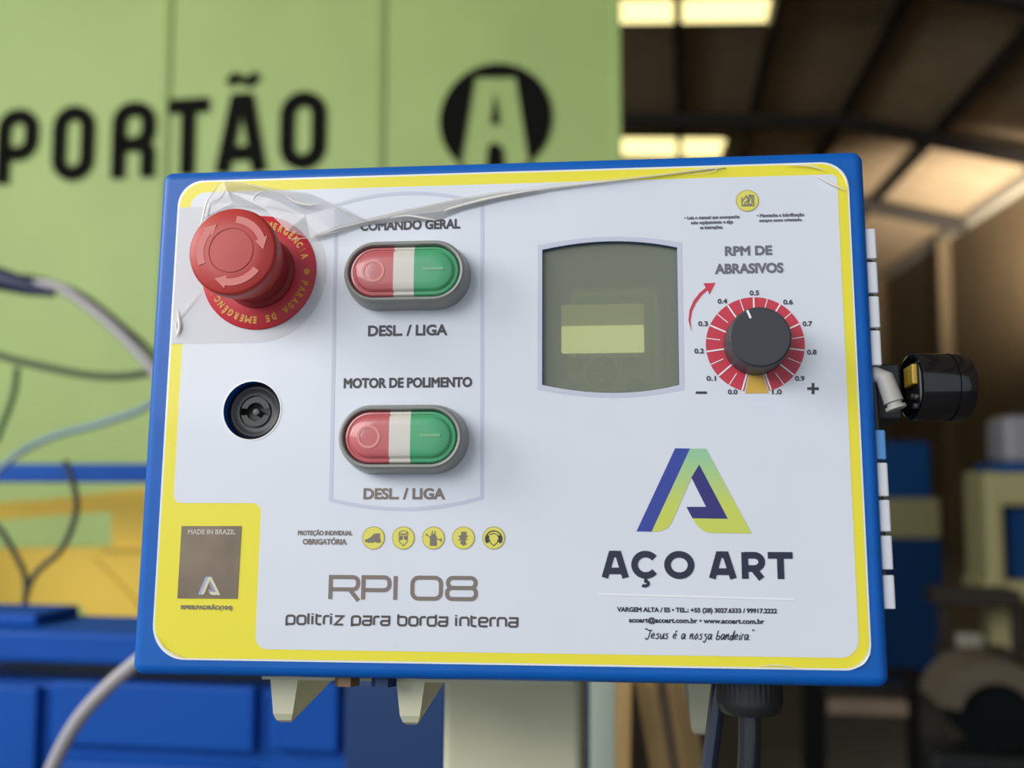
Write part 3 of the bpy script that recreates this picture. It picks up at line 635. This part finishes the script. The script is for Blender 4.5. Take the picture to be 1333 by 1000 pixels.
# --- clear protective film peeling off the label, creases whitened and their highlights drawn as pale strips
film_root_pts = [(291, 236, 4), (346, 243, 1.6), (402, 252, 2.5), (440, 268, 3.0), (484, 289, 1.2), (430, 303, 2.8), (400, 312, 1.6), (372, 322, 1.5)]
def Pz(x, y, h): p = P(x, y, h * MM); return Vector((p.x, -h * MM, p.y))
bm = bmesh.new()
vs = [bm.verts.new(Pz(*p)) for p in [(291, 236, 3.5), (330, 240, 1.4), (362, 246, 2.0), (402, 251, 1.2), (442, 268, 2.6), (486, 290, 1.2), (440, 303, 2.4), (404, 311, 1.7), (374, 300, 2.2), (345, 272, 2.4), (303, 264, 3.0), (268, 264, 1.2), (262, 285, 1.0), (300, 250, 2.2), (352, 258, 3.0), (398, 280, 2.6)]]
for f in ((0, 13, 10), (0, 1, 13), (1, 14, 13), (13, 14, 9), (13, 9, 10), (1, 2, 14), (2, 3, 14), (3, 15, 14), (14, 15, 9), (3, 4, 15), (4, 5, 6), (4, 6, 15), (15, 6, 7), (15, 7, 8), (15, 8, 9), (10, 12, 11), (0, 10, 11)): bm.faces.new([vs[i] for i in f])
film = link('protective_film', bm, M_FILM)
film.matrix_world = BOX; tag(film, 'clear crumpled plastic film peeling off the label beside the emergency stop', 'plastic film')
up = [(408, 306), (424, 300), (440, 294), (480, 284), (530, 272), (570, 264), (602, 258.5), (650, 250.5), (716, 243.5), (790, 235.5), (945, 217.5)]
lo_ = [(408, 309.5), (424, 308), (440, 303), (480, 293), (530, 288.5), (570, 287), (602, 274), (650, 262), (716, 249.5), (790, 238.5), (945, 219.5)]
md = [(408, 308), (424, 304), (440, 298), (480, 288), (530, 280), (570, 276), (602, 266), (650, 256), (716, 246), (790, 237), (945, 218.5)]
bm = bmesh.new(); rows = []
for k, row in enumerate((up, md, lo_)): rows.append([bm.verts.new(Pz(x, y, (.9, 2.2, .9)[k] + (1.2 if i < 3 else 0) if i < 10 else .8)) for i, (x, y) in enumerate(row)])
for a_, b_ in zip(rows, rows[1:]):
    for i in range(10): bm.faces.new((a_[i], a_[i + 1], b_[i + 1], b_[i]))
o = link('film_fold', bm, M_FOLD, film, True); o['label'] = 'long doubled fold of the film along the top of the label'
def crease(pts, w, h=3.2):
    bm = bmesh.new(); q = smoothpts([Pz(x, y, h) for x, y in pts], 5); n = len(q)
    rr = [max(.08, w * math.sin(math.pi * (i + .3) / (n - .4))) * MM * .5 for i in range(n)]
    add_tube(bm, q, rr, 6); bmesh.ops.recalc_face_normals(bm, faces=bm.faces); link('film_crease', bm, M_CREASE, film, True)
for pts, w in (([(440, 298), (520, 277), (600, 258), (700, 242), (800, 233), (945, 217.5)], .35), ([(578, 276), (585, 272), (630, 260), (680, 250), (708, 246)], 1.0), ([(508, 284), (530, 281), (552, 284), (569, 287)], .8),
               ([(287, 236), (270, 262), (264, 284), (259, 300)], .8), ([(298, 240), (286, 258), (268, 265)], .5), ([(288, 234), (320, 239), (346, 246), (390, 258)], .3), ([(328, 262), (333, 254), (345, 248)], .7), ([(371, 254), (385, 263), (402, 267), (418, 265)], 1.0),
               ([(420, 258), (440, 270), (486, 290)], .35), ([(231, 402), (234, 425), (229, 440)], 1.2), ([(228, 418), (231, 436)], .7), ([(226, 422), (245, 400), (262, 378)], .45), ([(374, 311), (410, 308.5), (450, 298)], .3),
               ([(1063, 229), (1080, 238), (1100, 248)], .9), ([(1092, 222), (1100, 232), (1104, 246)], .9), ([(1020, 215), (1052, 216), (1075, 222)], .6), ([(868, 224), (905, 221), (932, 219), (925, 224), (890, 228)], .4),
               ([(202, 825), (215, 845), (238, 856)], .5), ([(985, 868), (1010, 866), (1040, 870)], .35), ([(1133, 850), (1124, 864), (1108, 872)], .6)):
    crease(pts, w, 1.4 if pts[0][0] > 800 or pts[0][1] > 380 else 3.0)

# ================================================================== STAND AND CABLES UNDER THE BOX
def bx(px, py, y, dz=0): p = P(px, py, -y); return p
post = empty('support_stand', 'cream painted steel column with hooked brackets carrying the control box', 'stand', BOX)
yp = .125; a, b = P(577, 900, -yp), P(757, 890, -yp); zf = -1.45
L = [[Vector((p.x, p.y, z)) for p in rrect(a.x, yp, b.x, yp + (b.x - a.x), 5 * MM)] for z in (zf, db - 3.0 * MM)]
link('column', loft(L), M_CREAM, post, True)
bm = box((P(402, 880, -.09).x, .0205, db - 3.2 * MM), (P(757, 880, -.125).x, .14, db - .1 * MM)); add_box(bm, (P(577, 880, -.125).x, .13, db - 3.2 * MM), (P(930, 880, -.15).x, .24, db - .1 * MM))
link('top_plate', bm, M_CREAM, post)
for xa, xb, tip, y0 in ((352, 388, 942, .022), (516, 553, 945, .022), (893, 927, 958, .15)):
    A_, B_ = P(xa, 884, -y0), P(xb, 884, -y0); zt1 = db - 3.1 * MM; zt0 = P(xa, tip, -y0).y; y1 = y0 + .083
    side = [(y0, zt1), (y0, zt0 + 4 * MM), (y0 + .0015, zt0 + 1.2 * MM), (y0 + .004, zt0), (y0 + .007, zt0 + .5 * MM), (y1, zt1 - 3 * MM), (y1, zt1)]
    tp = [0, .55, .85, 1.1, 1.0, .2, 0]; c_ = (A_.x + B_.x) / 2; hw = (B_.x - A_.x) / 2
    L = [[Vector((c_ + s * hw * (1 - t * .55), y, z)) for (y, z), t in zip(side, tp)] for s in (-1, 1)]
    link('bracket', loft(L), M_CREAM, post)
def cable(name, lab, pts, r, m, group=None, cat='cable', mtx=None):
    o = link(name, tube(smoothpts(pts, 8), r, 14), m, None, True); tag(o, lab, cat, group)
    if mtx is not None: o.matrix_world = mtx
    return o
M_CABLE = mat('black_cable', (30, 32, 38), .25, coat=.3); M_CABLEB = mat('blue_black_cable', (34, 44, 66), .18, coat=.5)
g0 = Vector((gc.x, gy, db - 15 * MM))
cable('cable', 'glossy blue-black cable hanging behind the gland under the box', [Vector((gc.x - 9 * MM, gy + 22 * MM, db - .5 * MM)), Vector((gc.x - 12 * MM, gy + 22 * MM, db - 20 * MM)), Vector((gc.x - 17 * MM, gy + 24 * MM, db - 60 * MM)), Vector((gc.x - 20 * MM, gy + 28 * MM, db - 140 * MM))], 3.6 * MM, M_CABLEB, mtx=BOX)
cable('cable', 'dull black cable dropping straight out of the ribbed gland', [g0 + Vector((0, 0, .3 * MM)), g0 + Vector((-1 * MM, 1 * MM, -20 * MM)), g0 + Vector((-5 * MM, 4 * MM, -60 * MM)), g0 + Vector((-8 * MM, 10 * MM, -130 * MM))], 4.6 * MM, M_CABLE, mtx=BOX)

# ================================================================== HALL (structure)
HM = Matrix((HR, HF, Vector((0, 0, 1)))).transposed().to_4x4()
def hobj(name, bm, m, parent=None, smooth=False):
    o = link(name, bm, m, parent, smooth)
    if not parent: o.matrix_world = HM
    return o
M_FLOOR = mat('concrete_floor', (92, 90, 86), .7, var=.15, scale=2)
M_ROOF = mat('brown_roof_sheet', (178, 156, 124), .8, var=.08, scale=3)
M_PURL = mat('dark_steel', (52, 46, 40), .7)
M_WALL = mat('tan_wall', (130, 110, 78), .8, var=.06, scale=1.5)
M_PALE = mat('pale_steel', (212, 204, 184), .6)
WL = 5.6; S0, S1 = -4.0, 30.0; RS = .27; RISE = .058
kk = WL / 5.0
LB, RS2 = 2.5, .06                                      # the roof flattens inside this line
def roof_z(l, s): return CAM.z + 3.4 * kk + RS * (WL - max(l, LB)) + RS2 * max(0.0, LB - l) + RISE * s
struct(hobj('floor', box((-9, S0, -.1), (WL + .3, S1 + .3, 0)), M_FLOOR))
bm = bmesh.new(); RL = -9
def roof_piece(bm, l0, l1, s0, s1, t=.05, up=0.0):
    for l0, l1 in ([(l0, LB), (LB, l1)] if l0 < LB < l1 else [(l0, l1)]):
        vs = [bm.verts.new((l, s, roof_z(l, s) + z)) for z in (up, up + t) for l, s in ((l0, s0), (l1, s0), (l1, s1), (l0, s1))]
        for f in ((0, 3, 2, 1), (4, 5, 6, 7), (0, 1, 5, 4), (1, 2, 6, 5), (2, 3, 7, 6), (3, 0, 4, 7)): bm.faces.new([vs[i] for i in f])
# corrugated sheet: ridges run down the slope
def corr(bm, l0, l1, s0, s1):
    n = int((s1 - s0) / .0885); prev = None; ls = [l0, LB, l1] if l0 < LB < l1 else [l0, l1]
    for i in range(n + 1):
        s = s0 + (s1 - s0) * i / n; d = .022 * (1 if i % 2 else -1); cur = [bm.verts.new((l, s, roof_z(l, s) + d)) for l in ls]
        if prev:
            for a in range(len(ls) - 1): bm.faces.new((prev[a], prev[a + 1], cur[a + 1], cur[a]))
        prev = cur
def on_roof(px, py):
    r = ray(px, py); a = r.dot(HR); b = r.dot(HF); c = r.z
    t = (3.4 * kk + RS * (WL - LB) + RS2 * LB) / (c + RS2 * a - RISE * b)          # flat part
    if t * a > LB: t = (3.4 * kk + RS * WL) / (c + RS * a - RISE * b)              # slope
    return t * a, t * b
sk1 = on_roof(1003, 26), on_roof(1003, -60); sk2 = on_roof(941, 203), on_roof(941, 179)
bands = sorted([(sk1[1][1], sk1[0][1], sk1[0][0]), (sk2[1][1], sk2[0][1], sk2[0][0])])
print('skylights', bands)
cuts = [S0] + [x for a, b, l in bands for x in (a, b)] + [S1 + .3]
corr(bm, RL, WL + .3, cuts[0], cuts[1]); corr(bm, RL, WL + .3, cuts[2], cuts[3]); corr(bm, RL, WL + .3, cuts[4], cuts[5])
for a, b, l in bands: corr(bm, l - .05, WL + .3, a - .15, b + .15)
struct(hobj('ceiling', bm, M_ROOF))
M_SKY = mat('translucent_roof_sheet', (255, 240, 170), .6, emit=1.9)
for i, (a, b, l) in enumerate(bands):
    bm = bmesh.new(); corr(bm, l - 1.9, l, a, b); struct(hobj('window_%d' % (i + 1), bm, M_SKY))
    bm = bmesh.new(); corr(bm, RL, l - 1.85, a - .15, b + .15); struct(hobj('ceiling', bm, M_ROOF))
for i, l in enumerate([3.42 * kk, 2.23 * kk, 1.13, .0]):
    bm = bmesh.new(); roof_piece(bm, l - .05, l + .05, S0, S1, .16, -.19); struct(hobj('trim_%d' % (i + 1), bm, M_PURL))
s_r = on_roof(1070, 133)[1]
for i, s in enumerate((s_r, s_r + 5.2, s_r - 5.2)):
    bm = bmesh.new(); roof_piece(bm, RL, WL - .12, s - .09, s + .09, .22, -.42); struct(hobj('trim_%d' % (i + 5), bm, M_PURL))
bm = bmesh.new(); roof_piece(bm, WL - .14, WL, S0, S1, .20, -.24); struct(hobj('trim_8', bm, M_PALE))
bm = bmesh.new()
vs = [bm.verts.new((l, s, z)) for l in (WL, WL + .2) for s, z in ((S0, 0), (S1, 0), (S1, roof_z(WL, S1) - .04), (S0, roof_z(WL, S0) - .04))]
for f in ((0, 1, 2, 3), (7, 6, 5, 4), (0, 4, 5, 1), (1, 5, 6, 2), (2, 6, 7, 3), (3, 7, 4, 0)): bm.faces.new([vs[i] for i in f])
struct(hobj('wall_right', bm, M_WALL))
struct(hobj('wall_left', box((RL - .2, 5.2, 0), (RL, S1, roof_z(RL, 5.2) - .06)), M_WALL))
bm = bmesh.new()
vs = [bm.verts.new((l, s, z)) for s in (S1, S1 + .2) for l, z in ((RL, 0), (WL, 0), (WL, roof_z(WL, S1) - .04), (LB, roof_z(LB, S1) - .04), (RL, roof_z(RL, S1) - .04))]
for f in ((4, 3, 2, 1, 0), (5, 6, 7, 8, 9), (0, 1, 6, 5), (1, 2, 7, 6), (2, 3, 8, 7), (3, 4, 9, 8), (4, 0, 5, 9)): bm.faces.new([vs[i] for i in f])
struct(hobj('wall_back', bm, M_WALL))
for i, s in enumerate((on_roof(1185, 340)[1] if False else 23.0,)):
    struct(hobj('trim_9', box((WL - .25, s - .12, 0), (WL - .001, s + .12, roof_z(WL, s) - .25)), M_PALE if False else mat('tan_column', (124, 106, 78), .8)))

# ================================================================== GATE
M_GATE = mat('green_gate_paint', (157, 181, 107), .55, var=.05, scale=2.2)
M_GSEAM = mat('green_gate_seam', (138, 160, 92), .6)
M_BLK = mat('black_stencil_paint', (14, 14, 11), .8, spec=.1)
SG = 4.6
gate = empty('metal_gate', 'tall green sheet metal gate with black stencilled letters and a round A emblem', 'gate', HM)
gr = hp(807, 100, SG)[0]; gtop = 4.6
link('gate_leaf', box((-3.6, SG, .03), (gr, SG + .05, gtop)), M_GATE, gate)
seams = [hp(x, y, SG)[0] for x, y in ((220, 60), (497, 100), (803.5, 100))]; w_ = seams[1] - seams[0]
for l in [seams[0] - w_] + seams:
    link('gate_seam', box((l - .017, SG - .012, .03), (l + .017, SG, gtop), .004), M_GSEAM if l != seams[2] else M_GATE, gate)
def G(px, py): l, z = hp(px, py, SG); return Vector((l, z))
def glink(name, bm): return link(name, bm, M_BLK, gate)
# letters as painted strokes
gz1, gz0 = G(200, 132).y, G(200, 231).y; st = .072
def gfr(x0, x1):
    a, b = G(x0, 180).x, G(x1, 180).x; return lambda u, v: Vector((a + (b - a) * u, gz0 + (gz1 - gz0) * v))
def gsq(x0, x1, pts, r, closed=False):
    f = gfr(x0, x1); q = roundpoly([f(u, v) for u, v in pts], r, 6, closed); return q
hw_ = lambda x0, x1: st / 2 / (G(x1, 180).x - G(x0, 180).x); hv = st / 2 / (gz1 - gz0)
bm = bmesh.new(); HG = .0142 - SG
def gl_(pts, closed=False, w=st): add_ribbon(bm, pts, w, -SG + .014, closed)
def stem(x0, x1, u, v0, v1): f = gfr(x0, x1); gl_([f(u, v0), f(u, v1)])
x0, x1 = -2, 51; u = hw_(x0, x1); gl_(gsq(x0, x1, [(u, 0), (u, 1 - hv), (1 - u, 1 - hv), (1 - u, .40), (u, .40)], .07))
x0, x1 = 70, 124; u = hw_(x0, x1); gl_(gsq(x0, x1, [(u, hv), (u, 1 - hv), (1 - u, 1 - hv), (1 - u, hv)], .085, True), True)
x0, x1 = 147, 203; u = hw_(x0, x1); gl_(gsq(x0, x1, [(u, 0), (u, 1 - hv), (1 - u, 1 - hv), (1 - u, .44), (u, .44)], .07)); gl_(gsq(x0, x1, [(.55, .44), (1 - u, .40), (1 - u, 0)], .05))
x0, x1 = 219, 272; f = gfr(x0, x1); gl_([f(0, 1 - hv), f(1, 1 - hv)]); gl_([f(.5, 0), f(.5, 1)])
x0, x1 = 283, 347; f = gfr(x0, x1); gl_([f(.12, 0), f(.42, 1)]); gl_([f(.88, 0), f(.58, 1)]); gl_([f(.22, .25), f(.78, .25)]); gl_([f(.34, .96), f(.66, .96)], w=.05)
gl_([f(.22, 1.15), f(.34, 1.24), f(.5, 1.2), f(.66, 1.16), f(.8, 1.27)], w=.045)
x0, x1 = 365, 425; u = hw_(x0, x1); gl_(gsq(x0, x1, [(u, hv), (u, 1 - hv), (1 - u, 1 - hv), (1 - u, hv)], .085, True), True)
glink('stencil_lettering', bm)['label'] = 'black stencilled letters'
ec = G(645, 156); er = (G(718, 156).x - G(572, 156).x) / 2
Aq = [G(400 + x / 3.174, y / 3.174) for x, y in ((692, 322), (862, 322), (925, 730), (818, 730), (806, 610), (775, 590), (748, 610), (738, 730), (625, 730))]
Ai = [G(400 + x / 3.174, y / 3.174) for x, y in ((776, 385), (795, 515), (758, 515))]
bm = bmesh.new(); add_fill(bm, [circ(ec, er, 64), Aq, Ai], -SG + .014); 
glink('emblem', bm)['label'] = 'black disc emblem with the letter A left out'

# ================================================================== MACHINES BEHIND (each stands on the floor)
M_MBLUE = mat('machine_blue', (0, 76, 168), .6, spec=.25, var=.04, scale=4)
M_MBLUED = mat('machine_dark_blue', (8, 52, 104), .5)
M_MYEL = mat('machine_yellow', (226, 190, 66), .5, var=.04, scale=4)
def mroot(name, lab, cat, group=None): return empty(name, lab, cat, HM, group)
def hbox(name, root, px0, py0, px1, py1, s, dep, m, bev=.006, zlo=None, zhi=None):
    (l0, z1), (l1, z0) = hp(px0, py0, s), hp(px1, py1, s)
    if zlo is not None: z0 = zlo
    if zhi is not None: z1 = zhi
    return link(name, box((l0, s, z0), (l1, s + dep, z1), bev), m, root)
# blue machine low on the left: body, raised deck rail, inset door panels
SB = 1.25
m1 = mroot('blue_machine', 'large blue machine cabinet below and behind the box with inset panels', 'machine')
hbox('cabinet_body', m1, -140, 880, 585, 1000, SB, .3, M_MBLUE, .008, zlo=0)
hbox('deck_rail', m1, -140, 817, 585, 881, SB - .03, .15, M_MBLUE, .006)
hbox('deck_block', m1, -80, 797, 47, 818, SB + .01, .1, M_MBLUE, .005)
hbox('inset_panel', m1, -120, 888, 42, 1080, SB - .014, .014, M_MBLUE, .005)
hbox('inset_panel', m1, 68, 886, 330, 982, SB - .014, .014, M_MBLUE, .005)
hbox('inset_panel', m1, 68, 990, 330, 1120, SB - .014, .014, M_MBLUE, .005)
hbox('inset_panel', m1, 352, 886, 440, 982, SB - .014, .014, M_MBLUE, .005)
hbox('side_panel', m1, 448, 884, 583, 1100, SB - .02, .02, M_MBLUED, .005)
# yellow frame behind it
SY = 2.3
m2 = mroot('yellow_machine_frame', 'yellow steel machine frame in front of the green gate', 'machine frame')
(l0, zt2), (l1, zb2) = hp(-120, 636, SY), hp(198, 830, SY)
def YP(x, y): l, z = hp(x, y, SY); return Vector((l, z))
outer = [YP(-120, 662), YP(60, 650), YP(190, 634), YP(330, 634), YP(330, 815), YP(122, 813), YP(103, 787), YP(-120, 787)]
inner = [YP(-90, 682), YP(0, 677), YP(145, 666), YP(145, 713), YP(-90, 716)]
bm = bmesh.new(); add_fill(bm, [outer, inner], -SY, .05); link('frame_plate', bm, M_MYEL, m2)
link('frame_rib', box((YP(190, 715).x - .12, SY - .012, YP(190, 716).y), (YP(190, 715).x + .05, SY, YP(190, 712).y)), M_MYEL, m2)
bm = ribbon([YP(118, 725), YP(180, 788)], .012, -SY + .006); link('frame_rib', bm, M_MYEL, m2)
for px in (-100, 300):
    l = YP(px, 780).x; link('leg', box((l - .05, SY + .003, 0), (l + .05, SY + .047, YP(px, 780).y)), M_MYEL, m2)
# blue cross beam above the yellow frame, carried by its own uprights
SBm = 2.1
m3 = mroot('blue_beam', 'horizontal blue beam across the green gate above the yellow frame', 'beam')
hbox('beam', m3, -160, 604, 420, 629, SBm, .06, M_MBLUE, .006)
for px in (-150, 400):
    l = hp(px, 620, SBm)[0]; link('upright', box((l - .03, SBm + .005, 0), (l + .03, SBm + .055, hp(px, 620, SBm)[1])), M_MBLUE, m3)
# hoses and cables hanging there
def HPt(px, py, s): l, z = hp(px, py, s); return hall(l, s, z)
M_HOSE = mat('grey_hose', (172, 168, 172), .4); M_LBLUE = mat('light_blue_cable', (124, 150, 170), .5); M_GRNC = mat('dark_green_cable', (62, 78, 52), .5); M_DC = mat('dark_cable', (48, 54, 48), .5)
cable('hose', 'pale grey hose curving down behind the left edge of the box', [HPt(x, y, 1.75) for x, y in ((20, 372), (70, 372), (110, 395), (150, 428), (190, 470), (225, 520), (260, 600))], .0098, M_HOSE, cat='hose')
cable('cable', 'thin black cable running along the pale grey hose', [HPt(x, y, 1.80) for x, y in ((30, 360), (70, 368), (112, 387), (160, 425), (200, 462), (235, 515))], .005, M_CABLE)
nz = link('hose_nozzle', tube([HPt(-60, 352, 1.75), HPt(-5, 362, 1.75), HPt(40, 374, 1.75), HPt(70, 382, 1.75)], [.024, .022, .016, .007], 16), mat('dark_blue_rubber', (28, 40, 76), .5), None, True)
tag(nz, 'dark blue tapered nozzle at the end of the pale grey hose', 'nozzle')
cable('cable', 'dark green cable sagging across the gate above the blue beam', [HPt(x, y, 1.9) for x, y in ((-60, 440), (0, 463), (60, 478), (120, 489), (170, 489), (215, 478), (260, 450))], .0075, M_GRNC)
cable('cable', 'light blue cable rising from the blue beam to the box', [HPt(x, y, 1.95) for x, y in ((-10, 620), (25, 590), (70, 568), (130, 552), (180, 535), (215, 515))], .0065, M_LBLUE)
cable('cable', 'green cable hanging down at the edge beside the blue beam', [HPt(x, y, 1.92) for x, y in ((22, 478), (18, 510), (8, 540), (-6, 575))], .007, mat('mid_green_cable', (84, 116, 64), .5))
cable('cable', 'dark cable looping in front of the yellow frame into a fork', [HPt(x, y, 1.55) for x, y in ((85, 600), (98, 640), (98, 672), (80, 715), (48, 745), (34, 775), (31, 812))], .0048, M_DC)
cable('cable', 'short dark cable joining the looped cable in front of the yellow frame', [HPt(x, y, 1.57) for x, y in ((-30, 660), (0, 690), (20, 722), (33, 752), (33, 785))], .0048, M_DC)
cable('conduit', 'pale grey conduit slanting down in front of the blue machine', [HPt(x, y, 1.0) for x, y in ((250, 800), (190, 852), (140, 895), (100, 940), (68, 1000), (40, 1080))], .0075, M_HOSE, cat='conduit')

# --- leaning boards and frame pieces behind the column
def upright(name, lab, cat, px0, px1, s, m, ztop_py, lean=0.0, dep=.05, group=None, px0b=None, px1b=None):
    a, zt = hp(px0, ztop_py, s); b, _ = hp(px1, ztop_py, s)
    k0 = hp(px0b if px0b is not None else px0, 1000, s); k1 = hp(px1b if px1b is not None else px1, 1000, s)
    f = (zt - 0.0) / (zt - k0[1]); a0, b0 = a + (k0[0] - a) * f, b + (k1[0] - b) * f
    bm = bmesh.new()
    add_loft(bm, [[Vector((x, y, z)) for x, y in ((u, s), (v, s), (v, s + dep), (u, s + dep))] for u, v, z in ((a0, b0, 0), (a, b, zt))])
    bmesh.ops.recalc_face_normals(bm, faces=bm.faces)
    o = hobj(name, bm, m); tag(o, lab, cat, group); return o
M_WOOD = mat('tan_wood', (168, 138, 88), .6, var=.1, scale=8); M_WOOD2 = mat('brown_wood', (112, 96, 80), .6, var=.1, scale=8)
upright('steel_post', 'slim dark blue post right behind the cream column', 'post', 742, 764, 1.0, M_MBLUED, 860, dep=.03)
upright('metal_sheet', 'pale grey-green sheet standing between the blue post and the boards', 'sheet', 764, 800, 1.1, mat('pale_grey_sheet', (160, 172, 160), .5), 870, dep=.01)
upright('wooden_board', 'straight tan board next to the pale grey sheet', 'board', 800, 822, 1.2, M_WOOD, 880, dep=.025, group='boards behind the column', px0b=800, px1b=820)
upright('wooden_board', 'first slanting tan board, leaning at the dark gap', 'board', 824, 850, 1.24, M_WOOD, 870, dep=.025, group='boards behind the column', px0b=846, px1b=872)
upright('wooden_board', 'brown board between the two slanting tan boards', 'board', 846, 862, 1.28, M_WOOD2, 860, dep=.025, group='boards behind the column', px0b=866, px1b=884)
upright('wooden_board', 'second slanting tan board, farthest along the row', 'board', 860, 893, 1.32, M_WOOD, 870, dep=.025, group='boards behind the column', px0b=882, px1b=918)
# --- right side: far machines
M_OLIVE = mat('olive_cream_paint', (184, 178, 128), .6); M_FBLUE = mat('dimmed_blue', (10, 84, 156), .6, spec=.25); M_FBLUED = mat('dimmed_deep_blue', (6, 66, 124), .6, spec=.25); M_DIMW = mat('dull_white', (150, 148, 136), .6)  # far machine paints darkened to hold the weaker light there
SR = 8.0
m4 = mroot('blue_cabinet', 'tall blue machine cabinet with a cream band beyond the hinge', 'machine cabinet')
hbox('cabinet_body', m4, 1080, 700, 1232, 850, SR, .9, M_FBLUED, .02, zlo=0)
hbox('cream_band', m4, 1100, 648, 1226, 703, SR + .05, .7, M_OLIVE, .02)
hbox('cabinet_head', m4, 1100, 575, 1214, 650, SR + .1, .6, M_FBLUE, .03)
S5 = 6.5
m5 = mroot('cream_machine', 'cream painted machine with a blue panel and a grey cover on top', 'machine')
hbox('frame_post', m5, 1281, 614, 1312, 790, S5, .5, M_OLIVE, .03)
hbox('frame_head', m5, 1295, 614, 1460, 660, S5, .5, M_OLIVE, .03)
hbox('frame_foot', m5, 1281, 756, 1460, 790, S5, .5, M_OLIVE, .03)
hbox('panel', m5, 1310, 660, 1450, 756, S5 + .12, .3, M_FBLUED, .01)
hbox('leg', m5, 1289, 790, 1320, 860, S5 + .1, .2, M_OLIVE, .01, zlo=0)
hbox('leg', m5, 1430, 790, 1455, 860, S5 + .1, .2, M_OLIVE, .01, zlo=0)
hbox('blue_tray', m5, 1298, 604, 1460, 615, S5, .5, M_FBLUE, .01)
hbox('grey_cover', m5, 1306, 540, 1450, 604, S5 + .05, .4, mat('grey_cover', (160, 160, 168), .5), .05)
S6 = 6.2
m6 = mroot('work_table', 'dark work table in front of the cream machine', 'table')
hbox('table_top', m6, 1215, 768, 1330, 790, S6, .25, M_PURL, .01)
for px in (1222, 1318): hbox('leg', m6, px, 785, px + 14, 900, S6 + .05, .06, M_PURL, .004, zlo=0)
S9 = S6 - .40
m9 = mroot('low_bench', 'low dark bench standing in front of the work table legs', 'bench')
hbox('bench_top', m9, 1226, 848, 1325, 858, S9, .25, M_PURL, .004)
for px in (1230, 1315): hbox('leg', m9, px, 858, px + 7, 900, S9 + .02, .04, M_PURL, .003, zlo=0)
l, z = hp(1267, 848, S9)
tag(hobj('small_box', box((l - .06, S9 + .05, z), (l + .07, S9 + .14, z + .08), .02), M_DIMW), 'small pale box on the low bench by the work table', 'box')
# curved pipe on the floor side
S7 = 4.6
cable('pipe', 'thick beige pipe elbow lying by the dark work table', [HPt(x, y, s) for x, y, s in ((1236, 884, S7), (1265, 880, S7), (1292, 893, S7), (1310, 925, S7 + .05))] , [.062] * 25, mat('beige_pipe', (150, 138, 116), .5), cat='pipe') if False else None
def arch(px, py, s, r0, r1, w, lab):
    l, z = hp(px, py, s); bm = bmesh.new(); L = []
    for k in range(21):
        a = R(168 - 190 * k / 20); c, d = math.cos(a), math.sin(a)
        L.append([Vector((l + r * c, s + y, z + r * d)) for r, y in ((r0, 0), (r1, 0), (r1, w), (r0, w))])
    add_loft(bm, L); bmesh.ops.recalc_face_normals(bm, faces=bm.faces); o = hobj('machine_guard', bm, mat('beige_guard', (92, 84, 70), .7), None, True); tag(o, lab, 'guard'); return o, l, z
S7 = 4.4
ar, al, az = arch(1300, 938, S7, .14, .225, .35, 'beige arched wheel guard on a dark block below the work table')
ar2 = hobj('wheel_block', box((al - .25, S7 + .01, 0), (al + .3, S7 + .34, az - .145), .02), mat('black_green_block', (22, 30, 30), .6)); tag(ar2, 'blackish block standing under the beige wheel guard', 'block')
whl = bmesh.new(); add_tube(whl, [Vector((al, S7 + .03, az)), Vector((al, S7 + .33, az))], .136, 28); bmesh.ops.recalc_face_normals(whl, faces=whl.faces)  # near-black disc added to draw the shade in the guard's hollow
tag(hobj('hollow_wheel', whl, mat('hollow_shade_black', (16, 22, 24), .9, spec=.1), None, True), 'black wheel shape added as the dark hollow inside the beige arched guard', 'wheel')
# black rack with a wooden slat at the bottom
S8 = 3.4
m8 = mroot('steel_rack', 'black steel rack with a wooden slat under the corner of the box', 'rack')
for p0_, p1_ in ((1044, 1076), (1182, 1200)): hbox('post', m8, p0_, 870 if p0_ < 1100 else 884, p1_, 1000, S8, .06, M_BLK, .004, zlo=0)
hbox('wooden_slat', m8, 1076, 911, 1184, 934, S8 + .01, .05, M_WOOD2, .004)
hbox('rail', m8, 1040, 868, 1200, 884, S8 + .062, .04, M_BLK, .004)
